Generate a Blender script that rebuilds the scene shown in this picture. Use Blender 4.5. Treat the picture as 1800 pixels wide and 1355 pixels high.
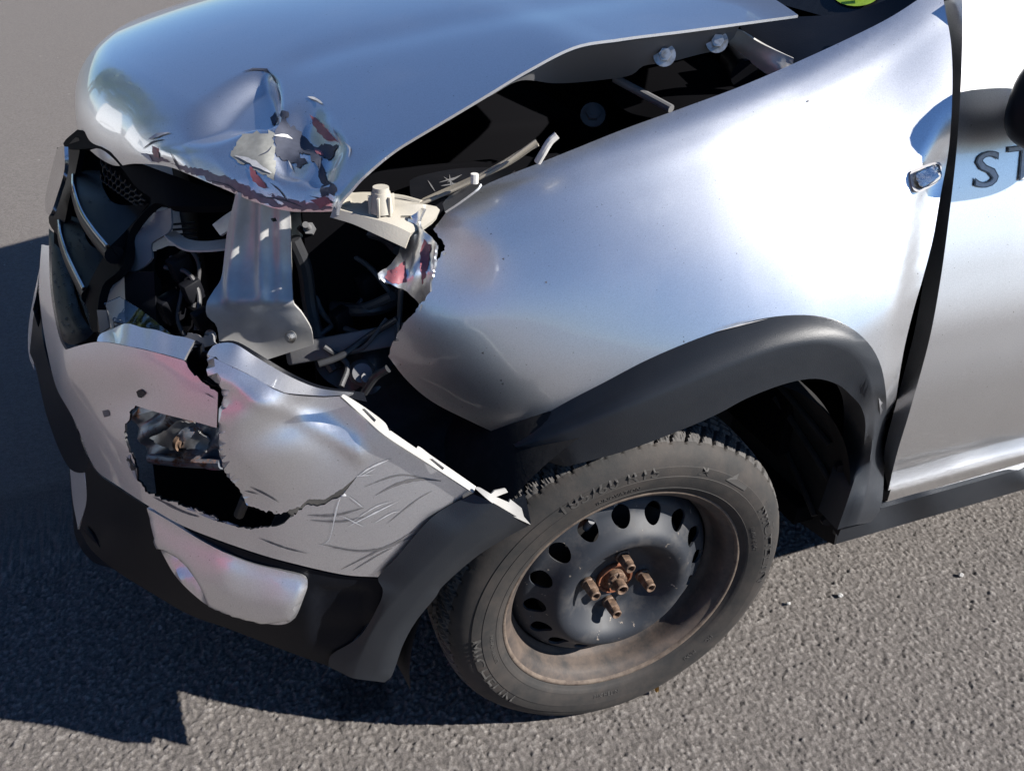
import bpy, bmesh, math, random
import numpy as np
from mathutils import Vector, Matrix
from mathutils.bvhtree import BVHTree
from mathutils.geometry import delaunay_2d_cdt
random.seed(7); rng = np.random.default_rng(7)
for o in list(bpy.data.objects): bpy.data.objects.remove(o)
S = bpy.context.scene
COL = S.collection
# ------------------------------------------------------------------ camera
MIRC = (.575, -.034, 1.045)
CAMP = np.array([-0.59519, -0.86240, 1.32940]); YAW, PITCH, ROLL, FPX = 0.41334, 0.56395, 0.046583, 1577.19
_f = np.array([math.sin(YAW)*math.cos(PITCH), math.cos(YAW)*math.cos(PITCH), -math.sin(PITCH)])
_r = np.cross(_f, [0, 0, 1]); _r /= np.linalg.norm(_r); _u = np.cross(_r, _f)
RT = math.cos(ROLL)*_r + math.sin(ROLL)*_u; UP = -math.sin(ROLL)*_r + math.cos(ROLL)*_u; FW = _f
cd = bpy.data.cameras.new('camera'); cam = bpy.data.objects.new('camera', cd); COL.objects.link(cam)
cd.sensor_width = 36; cd.sensor_fit = 'HORIZONTAL'; cd.lens = 36*FPX/1800; cd.clip_start = .02; cd.clip_end = 900
cam.matrix_world = Matrix(((RT[0], UP[0], -FW[0], CAMP[0]), (RT[1], UP[1], -FW[1], CAMP[1]), (RT[2], UP[2], -FW[2], CAMP[2]), (0, 0, 0, 1)))
S.camera = cam
# ------------------------------------------------------------------ light
SUN = np.array([1.2, -.85, 1.0]); SUN /= np.linalg.norm(SUN)
w = bpy.data.worlds.new('World'); S.world = w; w.use_nodes = True
nt = w.node_tree; sk = nt.nodes.new('ShaderNodeTexSky'); sk.sky_type = 'NISHITA'; sk.sun_disc = False
sk.sun_elevation = math.asin(SUN[2]); sk.sun_rotation = math.atan2(SUN[0], SUN[1]); sk.altitude = 2200; sk.air_density = 1.15; sk.dust_density = 0.; sk.ozone_density = 8.5
bg = nt.nodes['Background']; nt.links.new(sk.outputs[0], bg.inputs[0]); bg.inputs[1].default_value = .057
sd = bpy.data.lights.new('sun', 'SUN'); sd.energy = 5.; sd.angle = math.radians(.53); sd.color = (1, .96, .91)
so = bpy.data.objects.new('sun', sd); COL.objects.link(so); so.rotation_euler = Vector(-SUN).to_track_quat('-Z', 'Y').to_euler()
S.view_settings.view_transform = 'Standard'; S.view_settings.look = 'None'; S.view_settings.exposure = 1.05; S.view_settings.gamma = 1
S.view_settings.use_curve_mapping = False
S.render.engine = 'CYCLES'; S.cycles.max_bounces = 8; S.cycles.sample_clamp_indirect = 4; S.cycles.caustics_reflective = False; S.cycles.caustics_refractive = False

# ------------------------------------------------------------------ pixel / point helpers (photo is 1800 x 1355)
def rays(uv):
    uv = np.atleast_2d(np.asarray(uv, float))
    return FW + (uv[:, :1]-900)/FPX*RT - (uv[:, 1:2]-677.5)/FPX*UP
def at(u, v, x=None, y=None, z=None):
    d = rays((u, v))[0]
    k, val = [(i, q) for i, q in enumerate((x, y, z)) if q is not None][0]
    return CAMP + d*(val-CAMP[k])/d[k]
def pix(P):
    d = np.atleast_2d(P)-CAMP; z = d@FW
    return np.stack([900+FPX*(d@RT)/z, 677.5-FPX*(d@UP)/z], 1)
def curve(xs, ys):                         # smooth monotone cubic through a table
    xs = np.asarray(xs, float); ys = np.asarray(ys, float); h = np.diff(xs); dl = np.diff(ys)/h
    m = np.zeros(len(xs)); m[0] = dl[0]; m[-1] = dl[-1]
    for i in range(1, len(xs)-1):
        m[i] = 0 if dl[i-1]*dl[i] <= 0 else (h[i-1]+h[i])/(h[i-1]/dl[i]+h[i]/dl[i-1]) if False else (dl[i-1]*h[i]+dl[i]*h[i-1])/(h[i]+h[i-1])
    def f(x):
        x = np.asarray(x, float); i = np.clip(np.searchsorted(xs, x)-1, 0, len(h)-1)
        t = (x-xs[i])/h[i]; lo = x < xs[0]; hi = x > xs[-1]; tt = np.clip(t, 0, 1)
        v = (2*tt**3-3*tt**2+1)*ys[i]+(tt**3-2*tt**2+tt)*h[i]*m[i]+(-2*tt**3+3*tt**2)*ys[i+1]+(tt**3-tt**2)*h[i]*m[i+1]
        v = np.where(lo, ys[0]+(x-xs[0])*m[0], v); return np.where(hi, ys[-1]+(x-xs[-1])*m[-1], v)
    return f
def crom(P, n=6, closed=False):            # Catmull-Rom through points of any dimension
    P = np.asarray(P, float); N = len(P)
    if N < 3 and not closed: return np.concatenate([P[:1]+(P[1:]-P[:1])*t for t in np.linspace(0, 1, n+1)[:, None]])
    out = []
    for i in range(N if closed else N-1):
        if closed: a, b, c, d = P[(i-1) % N], P[i], P[(i+1) % N], P[(i+2) % N]
        else:
            b, c = P[i], P[i+1]; a = P[i-1] if i else 2*b-c; d = P[i+2] if i+2 < N else 2*c-b
        m1 = (c-a)/2; m2 = (d-b)/2; L = np.linalg.norm(c-b)
        for m in (m1, m2):
            q = np.linalg.norm(m)
            if q > 1.4*L: m *= 1.4*L/q
        for k in range(n):
            t = k/n; out.append((2*t**3-3*t**2+1)*b+(t**3-2*t**2+t)*m1+(-2*t**3+3*t**2)*c+(t**3-t**2)*m2)
    if not closed: out.append(P[-1])
    return np.array(out)
def outline(pts, step=9):
    """closed outline. (u,v) smooth, (u,v,'c') corner, (u,v,'j',amp) jagged stretch to the next point."""
    N = len(pts); brk = [i for i, p in enumerate(pts) if len(p) > 2]
    if not brk: 
        q = crom([p[:2] for p in pts], 8, True); return resample(q, step, True)
    out = []
    for k, i in enumerate(brk):
        j = brk[(k+1) % len(brk)]; idx = [i]; q = i
        while True:
            q = (q+1) % N; idx.append(q)
            if q == j: break
        seg = np.array([pts[t][:2] for t in idx], float)
        if pts[i][2] == 'j':
            amp = pts[i][3] if len(pts[i]) > 3 else 3
            s = resample(seg, 4.5, False)
            if len(s) > 2: s[1:-1] += rng.normal(0, amp*.55, (len(s)-2, 2)) + np.sin(np.arange(len(s)-2)*rng.uniform(.6, 1.1))[:, None]*rng.normal(0, amp*.5, 2)
        else:
            s = resample(crom(seg, 8), step, False) if len(seg) > 2 else resample(seg, step, False)
        out.append(s[:-1])
    return np.concatenate(out)
def resample(P, step, closed):
    if closed: P = np.vstack([P, P[:1]])
    L = np.r_[0, np.cumsum(np.hypot(*np.diff(P, axis=0).T))]; n = max(1, int(round(L[-1]/step)))
    t = np.linspace(0, L[-1], n+1); q = np.stack([np.interp(t, L, P[:, k]) for k in range(P.shape[1])], 1)
    return q[:-1] if closed else q
def inside(poly, Q):
    x, y = Q[:, 0], Q[:, 1]; r = np.zeros(len(Q), bool); P2 = np.roll(poly, -1, 0)
    for (a, b), (c, d) in zip(poly, P2):
        if b == d: continue
        k = ((b > y) != (d > y)) & (x < (c-a)*(y-b)/(d-b)+a); r ^= k
    return r
def bdist(poly, Q):
    P2 = np.roll(poly, -1, 0); best = np.full(len(Q), 1e9)
    for a, b in zip(poly, P2):
        t = b-a; L = (t@t)+1e-12; s = np.clip(((Q-a)@t)/L, 0, 1); best = np.minimum(best, np.hypot(*(Q-a-s[:, None]*t).T))
    return best
def triangulate(polys, h):
    """polys[0] outer, others holes -> (points, triangles)"""
    o = polys[0]; lo, hi = o.min(0), o.max(0); g = []
    y = lo[1]+h*.5; k = 0
    while y < hi[1]:
        x = np.arange(lo[0]+h*(.5 if k % 2 else 0), hi[0], h); g.append(np.stack([x, np.full(len(x), y)], 1)); y += h*.866; k += 1
    g = np.concatenate(g) if g else np.zeros((0, 2))
    if len(g):
        g = g[inside(o, g)]
        for q in polys[1:]: g = g[~inside(q, g)] if len(g) else g
        for q in polys: g = g[bdist(q, g) > h*.55] if len(g) else g
    V = []; E = []
    for q in polys:
        n0 = len(V); V += [Vector((float(a), float(b))) for a, b in q]; E += [(n0+i, n0+(i+1) % len(q)) for i in range(len(q))]
    V += [Vector((float(a), float(b))) for a, b in g]
    r = delaunay_2d_cdt(V, E, [], 0, 1e-4); P = np.array([tuple(v) for v in r[0]]); T = np.array([f for f in r[2] if len(f) == 3])
    c = P[T].mean(1); keep = inside(o, c)
    for q in polys[1:]: keep &= ~inside(q, c)
    T = T[keep]; used = np.unique(T); m = -np.ones(len(P), int); m[used] = np.arange(len(used))
    return P[used], m[T]
class TPS:
    """smooth surface through control points (u, v, axis, value); planes stay planes"""
    def __init__(s, ctrl, lam=1e-7):
        P = []; W = []
        for c in ctrl:
            Q = at(c[0], c[1], **{c[2]: c[3]}) if len(c) == 4 else np.array(c[2]); P.append(c[:2]); W.append(1/((Q-CAMP)@FW))
        s.P = np.array(P, float)/1000; n = len(P); K = s.k(s.P, s.P)+lam*np.eye(n); A = np.c_[np.ones(n), s.P]
        M = np.block([[K, A], [A.T, np.zeros((3, 3))]]); s.w = np.linalg.lstsq(M, np.r_[W, 0, 0, 0], rcond=None)[0]; s.n = n
    def k(s, a, b):
        r2 = ((a[:, None]-b[None])**2).sum(2); return .5*r2*np.log(r2+1e-12)
    def __call__(s, uv):
        q = np.asarray(uv, float)/1000; iv = s.k(q, s.P)@s.w[:s.n]+s.w[s.n]+q@s.w[s.n+1:]
        d = rays(uv); return CAMP+d/iv[:, None]
class Surf:
    """first hit of each view ray with the body side y = F(x, z)"""
    def __init__(s, F, off=0): s.F = F; s.off = off
    def g(s, P): return P[:, 1]-s.F(P[:, 0], P[:, 2])-s.off
    def __call__(s, uv):
        d = rays(uv); n = len(d); ts = np.arange(.5, 3.2, .006); lo = np.full(n, np.nan); prev = s.g(CAMP+d*ts[0]); best = np.full(n, -1e9); bt = np.full(n, 1.)
        for a, b in zip(ts[:-1], ts[1:]):
            cur = s.g(CAMP+d*b); hit = (prev < 0) & (cur >= 0) & np.isnan(lo); lo[hit] = a
            k = cur > best; best[k] = cur[k]; bt[k] = b; prev = cur
        miss = np.isnan(lo); lo2 = np.where(miss, bt, lo); hi2 = np.where(miss, bt, lo+.006)
        for _ in range(22):
            m = (lo2+hi2)/2; c = s.g(CAMP+d*m[:, None]) < 0; lo2 = np.where(c, m, lo2); hi2 = np.where(c, hi2, m)
        return CAMP+d*((lo2+hi2)/2)[:, None]
# ------------------------------------------------------------------ object helpers
def link(name, me, parent=None):
    o = bpy.data.objects.new(name, me); COL.objects.link(o)
    if parent is not None: o.parent = parent
    return o
def mesh(name, V, F, mat, parent=None, smooth=True, sharp=35, kind=None, label=None):
    me = bpy.data.meshes.new(name); me.from_pydata([tuple(map(float, v)) for v in V], [], [tuple(map(int, f)) for f in F]); me.update()
    if smooth:
        me.polygons.foreach_set('use_smooth', [True]*len(me.polygons))
        if sharp: me.set_sharp_from_angle(angle=math.radians(sharp))
    if mat: me.materials.append(mat)
    o = link(name, me, parent)
    if kind: o['kind'] = kind
    if label: o['label'] = label
    return o
def tag(o, label, cat, group=None):
    o['label'] = label; o['category'] = cat
    if group: o['group'] = group
    return o
def empty(name, loc=(0, 0, 0)):
    o = bpy.data.objects.new(name, None); COL.objects.link(o); o.location = loc; o.empty_display_size = .1; return o
def vnormals(V, T):
    n = np.zeros_like(V); fn = np.cross(V[T[:, 1]]-V[T[:, 0]], V[T[:, 2]]-V[T[:, 0]])
    for k in range(3): np.add.at(n, T[:, k], fn)
    return n/(np.linalg.norm(n, axis=1)[:, None]+1e-15)
def solid(V, T, thick):
    """give an open sheet a thickness away from the viewer"""
    V = np.asarray(V); T = np.asarray(T)
    fn = np.cross(V[T[:, 1]]-V[T[:, 0]], V[T[:, 2]]-V[T[:, 0]])
    if (fn*(CAMP-V[T[:, 0]])).sum() < 0: T = T[:, ::-1]
    n = vnormals(V, T); B = V-n*thick; N = len(V)
    ed = {}
    for t in T:
        for a, b in ((t[0], t[1]), (t[1], t[2]), (t[2], t[0])): ed[(a, b)] = 1
    side = [(b, a, a+N, b+N) for (a, b) in ed if (b, a) not in ed]
    F = [tuple(t) for t in T]+[tuple(t[::-1]+N) for t in T]+side
    return np.vstack([V, B]), F
LAST = {}
def panel(name, out, depth, mat, parent, h=16, thick=.003, holes=(), disp=None, step=9, sharp=40, label=None, post=None, kind=None, back=None):
    """a sheet part: outline traced on the photo, laid on a real surface (depth), with thickness"""
    po = [outline(out, step)]+[outline(q, step) for q in holes]
    P, T = triangulate(po, h)
    if not callable(depth): depth = TPS(depth)
    V = depth(P)
    if disp is not None:
        fn = np.cross(V[T[:, 1]]-V[T[:, 0]], V[T[:, 2]]-V[T[:, 0]])
        TT = T if (fn*(CAMP-V[T[:, 0]])).sum() > 0 else T[:, ::-1]
        V = V+vnormals(V, TT)*np.asarray(disp(P, V)).reshape(-1, 1)
    if post is not None: V = post(P, V)
    LAST[name] = (P, V, T)
    VV, F = solid(V, T, thick)
    o = mesh(name, VV, F, mat, parent, sharp=sharp, label=label, kind=kind)
    if back is not None: o.data.materials.append(back); o.data.polygons.foreach_set('material_index', np.r_[np.zeros(len(T), np.int32), np.ones(len(F)-len(T), np.int32)])
    return o
def bvh_of(*objs):
    V = []; F = []
    for o in objs:
        n = len(V); V += [o.matrix_world@v.co if o.parent is None else v.co.copy() for v in o.data.vertices]; F += [[n+i for i in p.vertices] for p in o.data.polygons]
    return BVHTree.FromPolygons(V, F)
def onto(bvh, uv, lift=.0008):
    out = []; d = rays(uv)
    for q in d:
        r = bvh.ray_cast(Vector(CAMP), Vector(q))
        if r[0] is None: out.append((np.nan,)*3); continue
        n = r[1] if r[1].dot(Vector(q)) < 0 else -r[1]
        out.append(tuple(r[0]+n*lift))
    return np.array(out)
def decals(name, polys, bvh, mat, parent, h=7, lift=.0008, step=6, label=None):
    """marks that lie on a surface: each traced shape dropped onto the panel below is a part of its own"""
    for q in polys:
        P, T = triangulate([outline(q, step)], h)
        if not len(T): continue
        W = onto(bvh, P, lift); bad = np.isnan(W[:, 0]); F = []
        for t in T:
            if bad[t].any() or max(np.linalg.norm(W[t[i]]-W[t[i-1]]) for i in range(3)) > .03: continue
            fn = np.cross(W[t[1]]-W[t[0]], W[t[2]]-W[t[0]]); F.append(t if fn@(CAMP-W[t[0]]) > 0 else t[::-1])
        if not F: continue
        used = sorted({i for f in F for i in f}); m = {a: b for b, a in enumerate(used)}
        mesh(name, [W[i] for i in used], [[m[i] for i in f] for f in F], mat, parent, sharp=None, label=label)
def loft(name, rows, mat, parent, n=90, sharp=30, smooth=True):
    """strip through several 3D polylines"""
    rows = [resample(crom(r, 8), 1e9, False) if False else resample_n(crom(r, 8), n) for r in rows]; k = len(rows); V = np.concatenate(rows); F = [(j*n+i, j*n+i+1, (j+1)*n+i+1, (j+1)*n+i) for j in range(k-1) for i in range(n-1)]
    return mesh(name, V, F, mat, parent, sharp=sharp)
def resample_n(P, n):
    L = np.r_[0, np.cumsum(np.linalg.norm(np.diff(P, axis=0), axis=1))]; t = np.linspace(0, L[-1], n); return np.stack([np.interp(t, L, P[:, k]) for k in range(3)], 1)
def ribbon(pts, wd):
    """outline polygon of a tapering px stroke"""
    c = resample(crom(pts, 6) if len(pts) > 2 else np.array(pts, float), 6, False); t = np.gradient(c, axis=0); t /= np.linalg.norm(t, axis=1)[:, None]+1e-9
    n = np.stack([-t[:, 1], t[:, 0]], 1); k = np.sin(np.linspace(.12, math.pi-.12, len(c)))[:, None]*wd/2*(1+rng.normal(0, .18, (len(c), 1)))
    k = np.maximum(k, wd*.08)
    return [(a, b, 'c') for a, b in np.vstack([c+n*k, (c-n*k)[::-1]])]
# --- free solids
def tube(path, r, seg=10, n=6, cap=True):
    P = crom(path, n) if len(path) > 2 else np.array(path, float); rr = np.full(len(P), r) if np.isscalar(r) else np.interp(np.linspace(0, 1, len(P)), np.linspace(0, 1, len(r)), r)
    t = np.gradient(P, axis=0); t /= np.linalg.norm(t, axis=1)[:, None]+1e-12
    a = np.cross(t[0], [0, 0, 1]); a = a if np.linalg.norm(a) > .1 else np.cross(t[0], [1, 0, 0]); a /= np.linalg.norm(a); V = []; F = []
    for i in range(len(P)):
        a = a-t[i]*(a@t[i]); a /= np.linalg.norm(a)+1e-12; b = np.cross(t[i], a)
        for k in range(seg):
            q = 2*math.pi*k/seg; V.append(P[i]+rr[i]*(math.cos(q)*a+math.sin(q)*b))
    for i in range(len(P)-1):
        for k in range(seg): F.append((i*seg+k, i*seg+(k+1) % seg, (i+1)*seg+(k+1) % seg, (i+1)*seg+k))
    if cap: F.append(tuple(range(seg))[::-1]); F.append(tuple((len(P)-1)*seg+k for k in range(seg)))
    return V, F
def lathe(prof, seg, M, c, closed=False, a0=0, a1=2*math.pi):
    """profile [(r, y)] turned about the local y axis; M local->world rotation, c centre"""
    V = []; F = []; full = abs(a1-a0-2*math.pi) < 1e-6; n = seg if full else seg+1
    for i in range(n):
        q = a0+(a1-a0)*i/seg
        for r, y in prof: V.append(M@np.array([r*math.cos(q), y, r*math.sin(q)])+c)
    m = len(prof)
    for i in range(seg):
        j = (i+1) % n
        for k in range(m-1 if not closed else m):
            l = (k+1) % m; F.append((i*m+k, i*m+l, j*m+l, j*m+k))
    return V, F
def box(c, ax, half, bev=.15):
    """bevelled block: centre, 3 axes, half sizes"""
    ax = [np.array(a, float)/np.linalg.norm(a) for a in ax]; b = min(half)*bev; V = []; F = []
    bm = bmesh.new(); bmesh.ops.create_cube(bm, size=2)
    for v in bm.verts: v.co = Vector((v.co.x*half[0], v.co.y*half[1], v.co.z*half[2]))
    if bev: bmesh.ops.bevel(bm, geom=list(bm.edges), offset=b, segments=2, affect='EDGES', profile=.5)
    bm.verts.ensure_lookup_table()
    for v in bm.verts: V.append(np.array(c)+sum(v.co[i]*ax[i] for i in range(3)))
    F = [tuple(v.index for v in f.verts) for f in bm.faces]; bm.free(); return V, F
def join(parts):
    V = []; F = []
    for v, f in parts: n = len(V); V += list(v); F += [tuple(i+n for i in q) for q in f]
    return V, F
def cyl(a, b, r, seg=16, r2=None):
    a = np.array(a, float); b = np.array(b, float)
    return tube([a, b], [r, r if r2 is None else r2], seg, 1)
def hexbolt(c, d, r, hgt):
    d = np.array(d, float)/np.linalg.norm(d); c = np.array(c)
    return join([cyl(c, c+d*hgt*.25, r*1.75, 20), cyl(c+d*hgt*.2, c+d*hgt, r, 6), cyl(c+d*hgt*.95, c+d*hgt*1.12, r*.62, 12)])
# ------------------------------------------------------------------ materials
class NT:
    def __init__(s, name):
        s.m = bpy.data.materials.new(name); s.m.use_nodes = True; s.t = s.m.node_tree; s.b = s.t.nodes['Principled BSDF']; s.tc = None
    def n(s, k, **kw):
        q = s.t.nodes.new(k)
        for a, v in kw.items():
            if a.startswith('i_'): q.inputs[int(a[2:])].default_value = v
            else: setattr(q, a, v)
        return q
    def l(s, a, b): s.t.links.new(a, b)
    def co(s):
        if s.tc is None: s.tc = s.n('ShaderNodeTexCoord')
        return s.tc.outputs['Object']
    def noise(s, sc, det=4, rough=.55, dist=0):
        q = s.n('ShaderNodeTexNoise'); q.inputs['Scale'].default_value = sc; q.inputs['Detail'].default_value = det; q.inputs['Roughness'].default_value = rough; q.inputs['Distortion'].default_value = dist
        s.l(s.co(), q.inputs['Vector']); return q.outputs['Fac']
    def ramp(s, f, stops):
        q = s.n('ShaderNodeValToRGB'); e = q.color_ramp.elements
        while len(e) < len(stops): e.new(.5)
        for k, (p, c) in enumerate(stops):
            e[k].position = p; e[k].color = (*c, 1) if not np.isscalar(c) else (c, c, c, 1)
        s.l(f, q.inputs[0]); return q.outputs[0]
    def mix(s, f, a, b):
        q = s.n('ShaderNodeMix', data_type='RGBA')
        for k, v in ((0, f), (6, a), (7, b)):
            if hasattr(v, 'links'): s.l(v, q.inputs[k])
            else: q.inputs[k].default_value = v if np.isscalar(v) else (*v, 1)
        return q.outputs[2]
    def bump(s, f, st, dist=.001):
        q = s.n('ShaderNodeBump'); q.inputs['Strength'].default_value = st; q.inputs['Distance'].default_value = dist; s.l(f, q.inputs['Height']); 
        if s.b.inputs['Normal'].links: s.l(s.b.inputs['Normal'].links[0].from_socket, q.inputs['Normal'])
        s.l(q.outputs[0], s.b.inputs['Normal'])
    def set(s, **kw):
        for k, v in kw.items():
            i = s.b.inputs[k.replace('_', ' ')]
            if hasattr(v, 'links'): s.l(v, i)
            else: i.default_value = (*v, 1) if isinstance(v, tuple) and len(v) == 3 else v
        return s
M = {}
def paint(name, base, met=.86, rough=.36, dirt=.5):
    q = NT(name); f = q.noise(620, 3, .7); c = q.ramp(f, [(.28, tuple(.86*x for x in base)), (.72, tuple(min(1, 1.1*x) for x in base))])
    d = q.ramp(q.noise(7, 6, .65), [(.5, 0), (.75, 1)]); sp = q.ramp(q.noise(240, 2), [(.72, 0), (.78, 1)])
    c = q.mix(sp, c, (.30, .29, .27)) if dirt else c
    q.set(Base_Color=c, Metallic=met, Roughness=q.ramp(d, [(0, rough), (1, rough+.06*dirt)]), Coat_Weight=1., Coat_Roughness=q.ramp(q.noise(14, 5), [(.4, .02), (.75, .02+.09*dirt)]), Coat_IOR=1.65)
    if dirt: q.bump(q.noise(5.5, 3, .5), .10, .003)
    M[name] = q.m; return q
paint('silver', (.82, .835, .86), met=1., rough=.375)
paint('bumper_silver', (.82, .82, .84), met=1., rough=.46, dirt=.9)
paint('red_paint', (.42, .03, .035), met=.1, rough=.4, dirt=0); paint('white_paint', (.75, .75, .74), met=0, rough=.5, dirt=0)
def plastic(name, c, rough=.5, dust=(.16, .15, .14), amt=.25, bump=.25, sc=420, spec=.5):
    q = NT(name); d = q.ramp(q.noise(9, 7, .7), [(.42, 0), (.8, amt)]); col = q.mix(d, c, dust)
    q.set(Base_Color=col, Roughness=rough, Specular_IOR_Level=spec); q.bump(q.noise(sc, 3), bump, .0008); M[name] = q.m; return q
plastic('moulding', (.015, .018, .023), .44, amt=.12, bump=.35, sc=700, dust=(.09, .09, .09), spec=.4)
plastic('black_plastic', (.005, .006, .009), .38, amt=.03, spec=.11)
plastic('dark_plastic', (.008, .0085, .011), .40, amt=.04, spec=.10)
plastic('liner', (.010, .010, .011), .75, amt=.16, bump=.4, sc=160, spec=.2)
plastic('matte_black', (.007, .007, .008), .7, amt=.02, spec=.05)
plastic('cable', (.055, .055, .058), .5, amt=.3)
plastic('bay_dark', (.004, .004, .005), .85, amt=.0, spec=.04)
plastic('beige_plastic', (.42, .39, .33), .55, amt=.4, dust=(.25, .22, .18))
plastic('primer_back', (.36, .35, .33), .5, amt=.5, dust=(.2, .19, .17))
plastic('grey_part', (.16, .16, .165), .5, amt=.4)
plastic('hose', (.030, .031, .034), .38, amt=.2)
plastic('wire', (.30, .27, .22), .6, amt=.5, dust=(.18, .16, .13))
plastic('white_tube', (.62, .6, .56), .5, amt=.2)
q = NT('bare_metal'); q.set(Base_Color=q.mix(q.ramp(q.noise(16, 8, .7), [(.45, 0), (.7, 1)]), (.50, .50, .50), (.30, .29, .27)), Metallic=.85, Roughness=q.ramp(q.noise(60, 5), [(.3, .28), (.7, .5)])); q.bump(q.noise(35, 5), .15, .002); M['bare_metal'] = q.m
q = NT('galvanised'); q.set(Base_Color=q.mix(q.ramp(q.noise(11, 7, .7), [(.4, 0), (.75, 1)]), (.55, .54, .52), (.38, .37, .35)), Metallic=.35, Roughness=.45); q.bump(q.noise(50, 5), .12, .001); M['galvanised'] = q.m
q = NT('chrome'); q.set(Base_Color=(.62, .61, .62), Metallic=1., Roughness=.14); M['chrome'] = q.m
q = NT('bolt_steel'); q.set(Base_Color=q.mix(q.ramp(q.noise(90, 5), [(.45, 0), (.7, 1)]), (.55, .55, .54), (.25, .22, .18)), Metallic=.9, Roughness=.35); M['bolt_steel'] = q.m
q = NT('rust'); q.set(Base_Color=q.ramp(q.noise(70, 7, .7), [(.3, (.06, .022, .010)), (.55, (.19, .065, .028)), (.75, (.28, .12, .055))]), Roughness=.85); q.bump(q.noise(300, 4), .5, .001); M['rust'] = q.m
q = NT('rusty_bolt'); q.set(Base_Color=q.ramp(q.noise(120, 6, .7), [(.3, (.04, .028, .022)), (.55, (.15, .095, .062)), (.78, (.26, .19, .14))]), Metallic=.25, Roughness=.65); q.bump(q.noise(400, 4), .4, .0006); M['rusty_bolt'] = q.m
q = NT('rusty_bar'); f = q.ramp(q.noise(13, 7, .72, .6), [(.50, 0), (.58, 1)]); q.set(Base_Color=q.mix(f, (.30, .33, .38), q.ramp(q.noise(60, 6), [(.3, (.08, .03, .012)), (.7, (.34, .13, .05))])), Metallic=q.ramp(f, [(0, .7), (1, 0.)]), Roughness=q.ramp(f, [(0, .35), (1, .9)])); q.bump(q.noise(30, 6), .5, .004); M['rusty_bar'] = q.m
q = NT('wheel_steel'); d = q.ramp(q.noise(22, 8, .72), [(.48, 0), (.78, .5)]); c = q.mix(d, (.018, .021, .027), (.11, .10, .09)); sp = q.ramp(q.noise(75, 5, .6), [(.66, 0), (.70, 1)]); c = q.mix(sp, c, (.24, .2, .16))
q.set(Base_Color=c, Roughness=q.ramp(d, [(0, .56), (1, .8)]), Specular_IOR_Level=.4); q.bump(q.noise(140, 5), .1, .001); M['wheel_steel'] = q.m
q = NT('rim_dusty'); d = q.ramp(q.noise(18, 8, .75), [(.35, 0), (.62, 1)]); q.set(Base_Color=q.mix(d, (.024, .021, .020), (.085, .062, .048)), Roughness=.72); q.bump(q.noise(200, 5), .2, .001); M['rim_dusty'] = q.m
q = NT('flange_rust'); d = q.ramp(q.noise(45, 7, .75), [(.4, 0), (.65, 1)]); q.set(Base_Color=q.mix(d, (.12, .092, .07), (.045, .03, .022)), Roughness=.8); q.bump(q.noise(350, 5), .4, .001); M['flange_rust'] = q.m
q = NT('rubber'); d = q.ramp(q.noise(15, 8, .72), [(.38, 0), (.72, .8)]); q.set(Base_Color=q.mix(d, (.013, .0125, .012), (.050, .040, .033)), Roughness=.78); q.bump(q.noise(500, 4), .25, .0008); M['rubber'] = q.m
q = NT('rubber_letter'); q.set(Base_Color=(.042, .039, .036), Roughness=.75); M['rubber_letter'] = q.m
q = NT('tread_rubber'); d = q.ramp(q.noise(40, 6, .7), [(.4, 0), (.75, .8)]); q.set(Base_Color=q.mix(d, (.055, .052, .05), (.12, .11, .10)), Roughness=.85); M['tread_rubber'] = q.m
def glass(name, tint=(1, 1, 1), rough=.0):
    q = NT(name); q.set(Base_Color=tint, Roughness=rough, Transmission_Weight=1., IOR=1.45); M[name] = q.m
glass('clear_lens', (.95, .96, .95), .02); glass('windscreen_glass', (.35, .42, .45))
q = NT('droplet'); q.set(Base_Color=(1, 1, 1), Roughness=.0, Transmission_Weight=1., IOR=1.33); M['droplet'] = q.m
for nm, c, r in (('sticker_green', (.42, .62, .06), .5), ('sticker_blue', (.03, .12, .4), .5), ('decal_grey', (.55, .58, .61), .4), ('decal_edge', (.18, .20, .22), .45), ('scrape_dark', (.14, .135, .135), .5), ('hole_dark', (.02, .02, .02), .6), ('paint_loss_and_fold_shade', (.05, .055, .075), .55), ('filler_grey', (.24, .24, .22), .55), ('scratch_white', (.5, .5, .5), .5), ('scratch_soft', (.42, .41, .41), .5), ('red_transfer_and_reflection', (.30, .10, .115), .45), ('mauve_reflection', (.20, .155, .18), .35), ('dirt_beige', (.26, .21, .16), .85), ('leaf_dry', (.36, .26, .12), .8), ('pebble_white', (.42, .41, .39), .7), ('bark', (.10, .075, .05), .9), ('grey_glass', (.02, .022, .025), .05), ('red_lens', (.5, .01, .015), .2)):
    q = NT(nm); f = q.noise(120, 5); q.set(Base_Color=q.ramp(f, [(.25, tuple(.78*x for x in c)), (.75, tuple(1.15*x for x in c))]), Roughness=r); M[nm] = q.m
q = NT('leaf_green'); q.set(Base_Color=q.ramp(q.noise(3, 3), [(.3, (.03, .055, .02)), (.7, (.075, .11, .035))]), Roughness=.6); M['leaf_green'] = q.m
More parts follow.
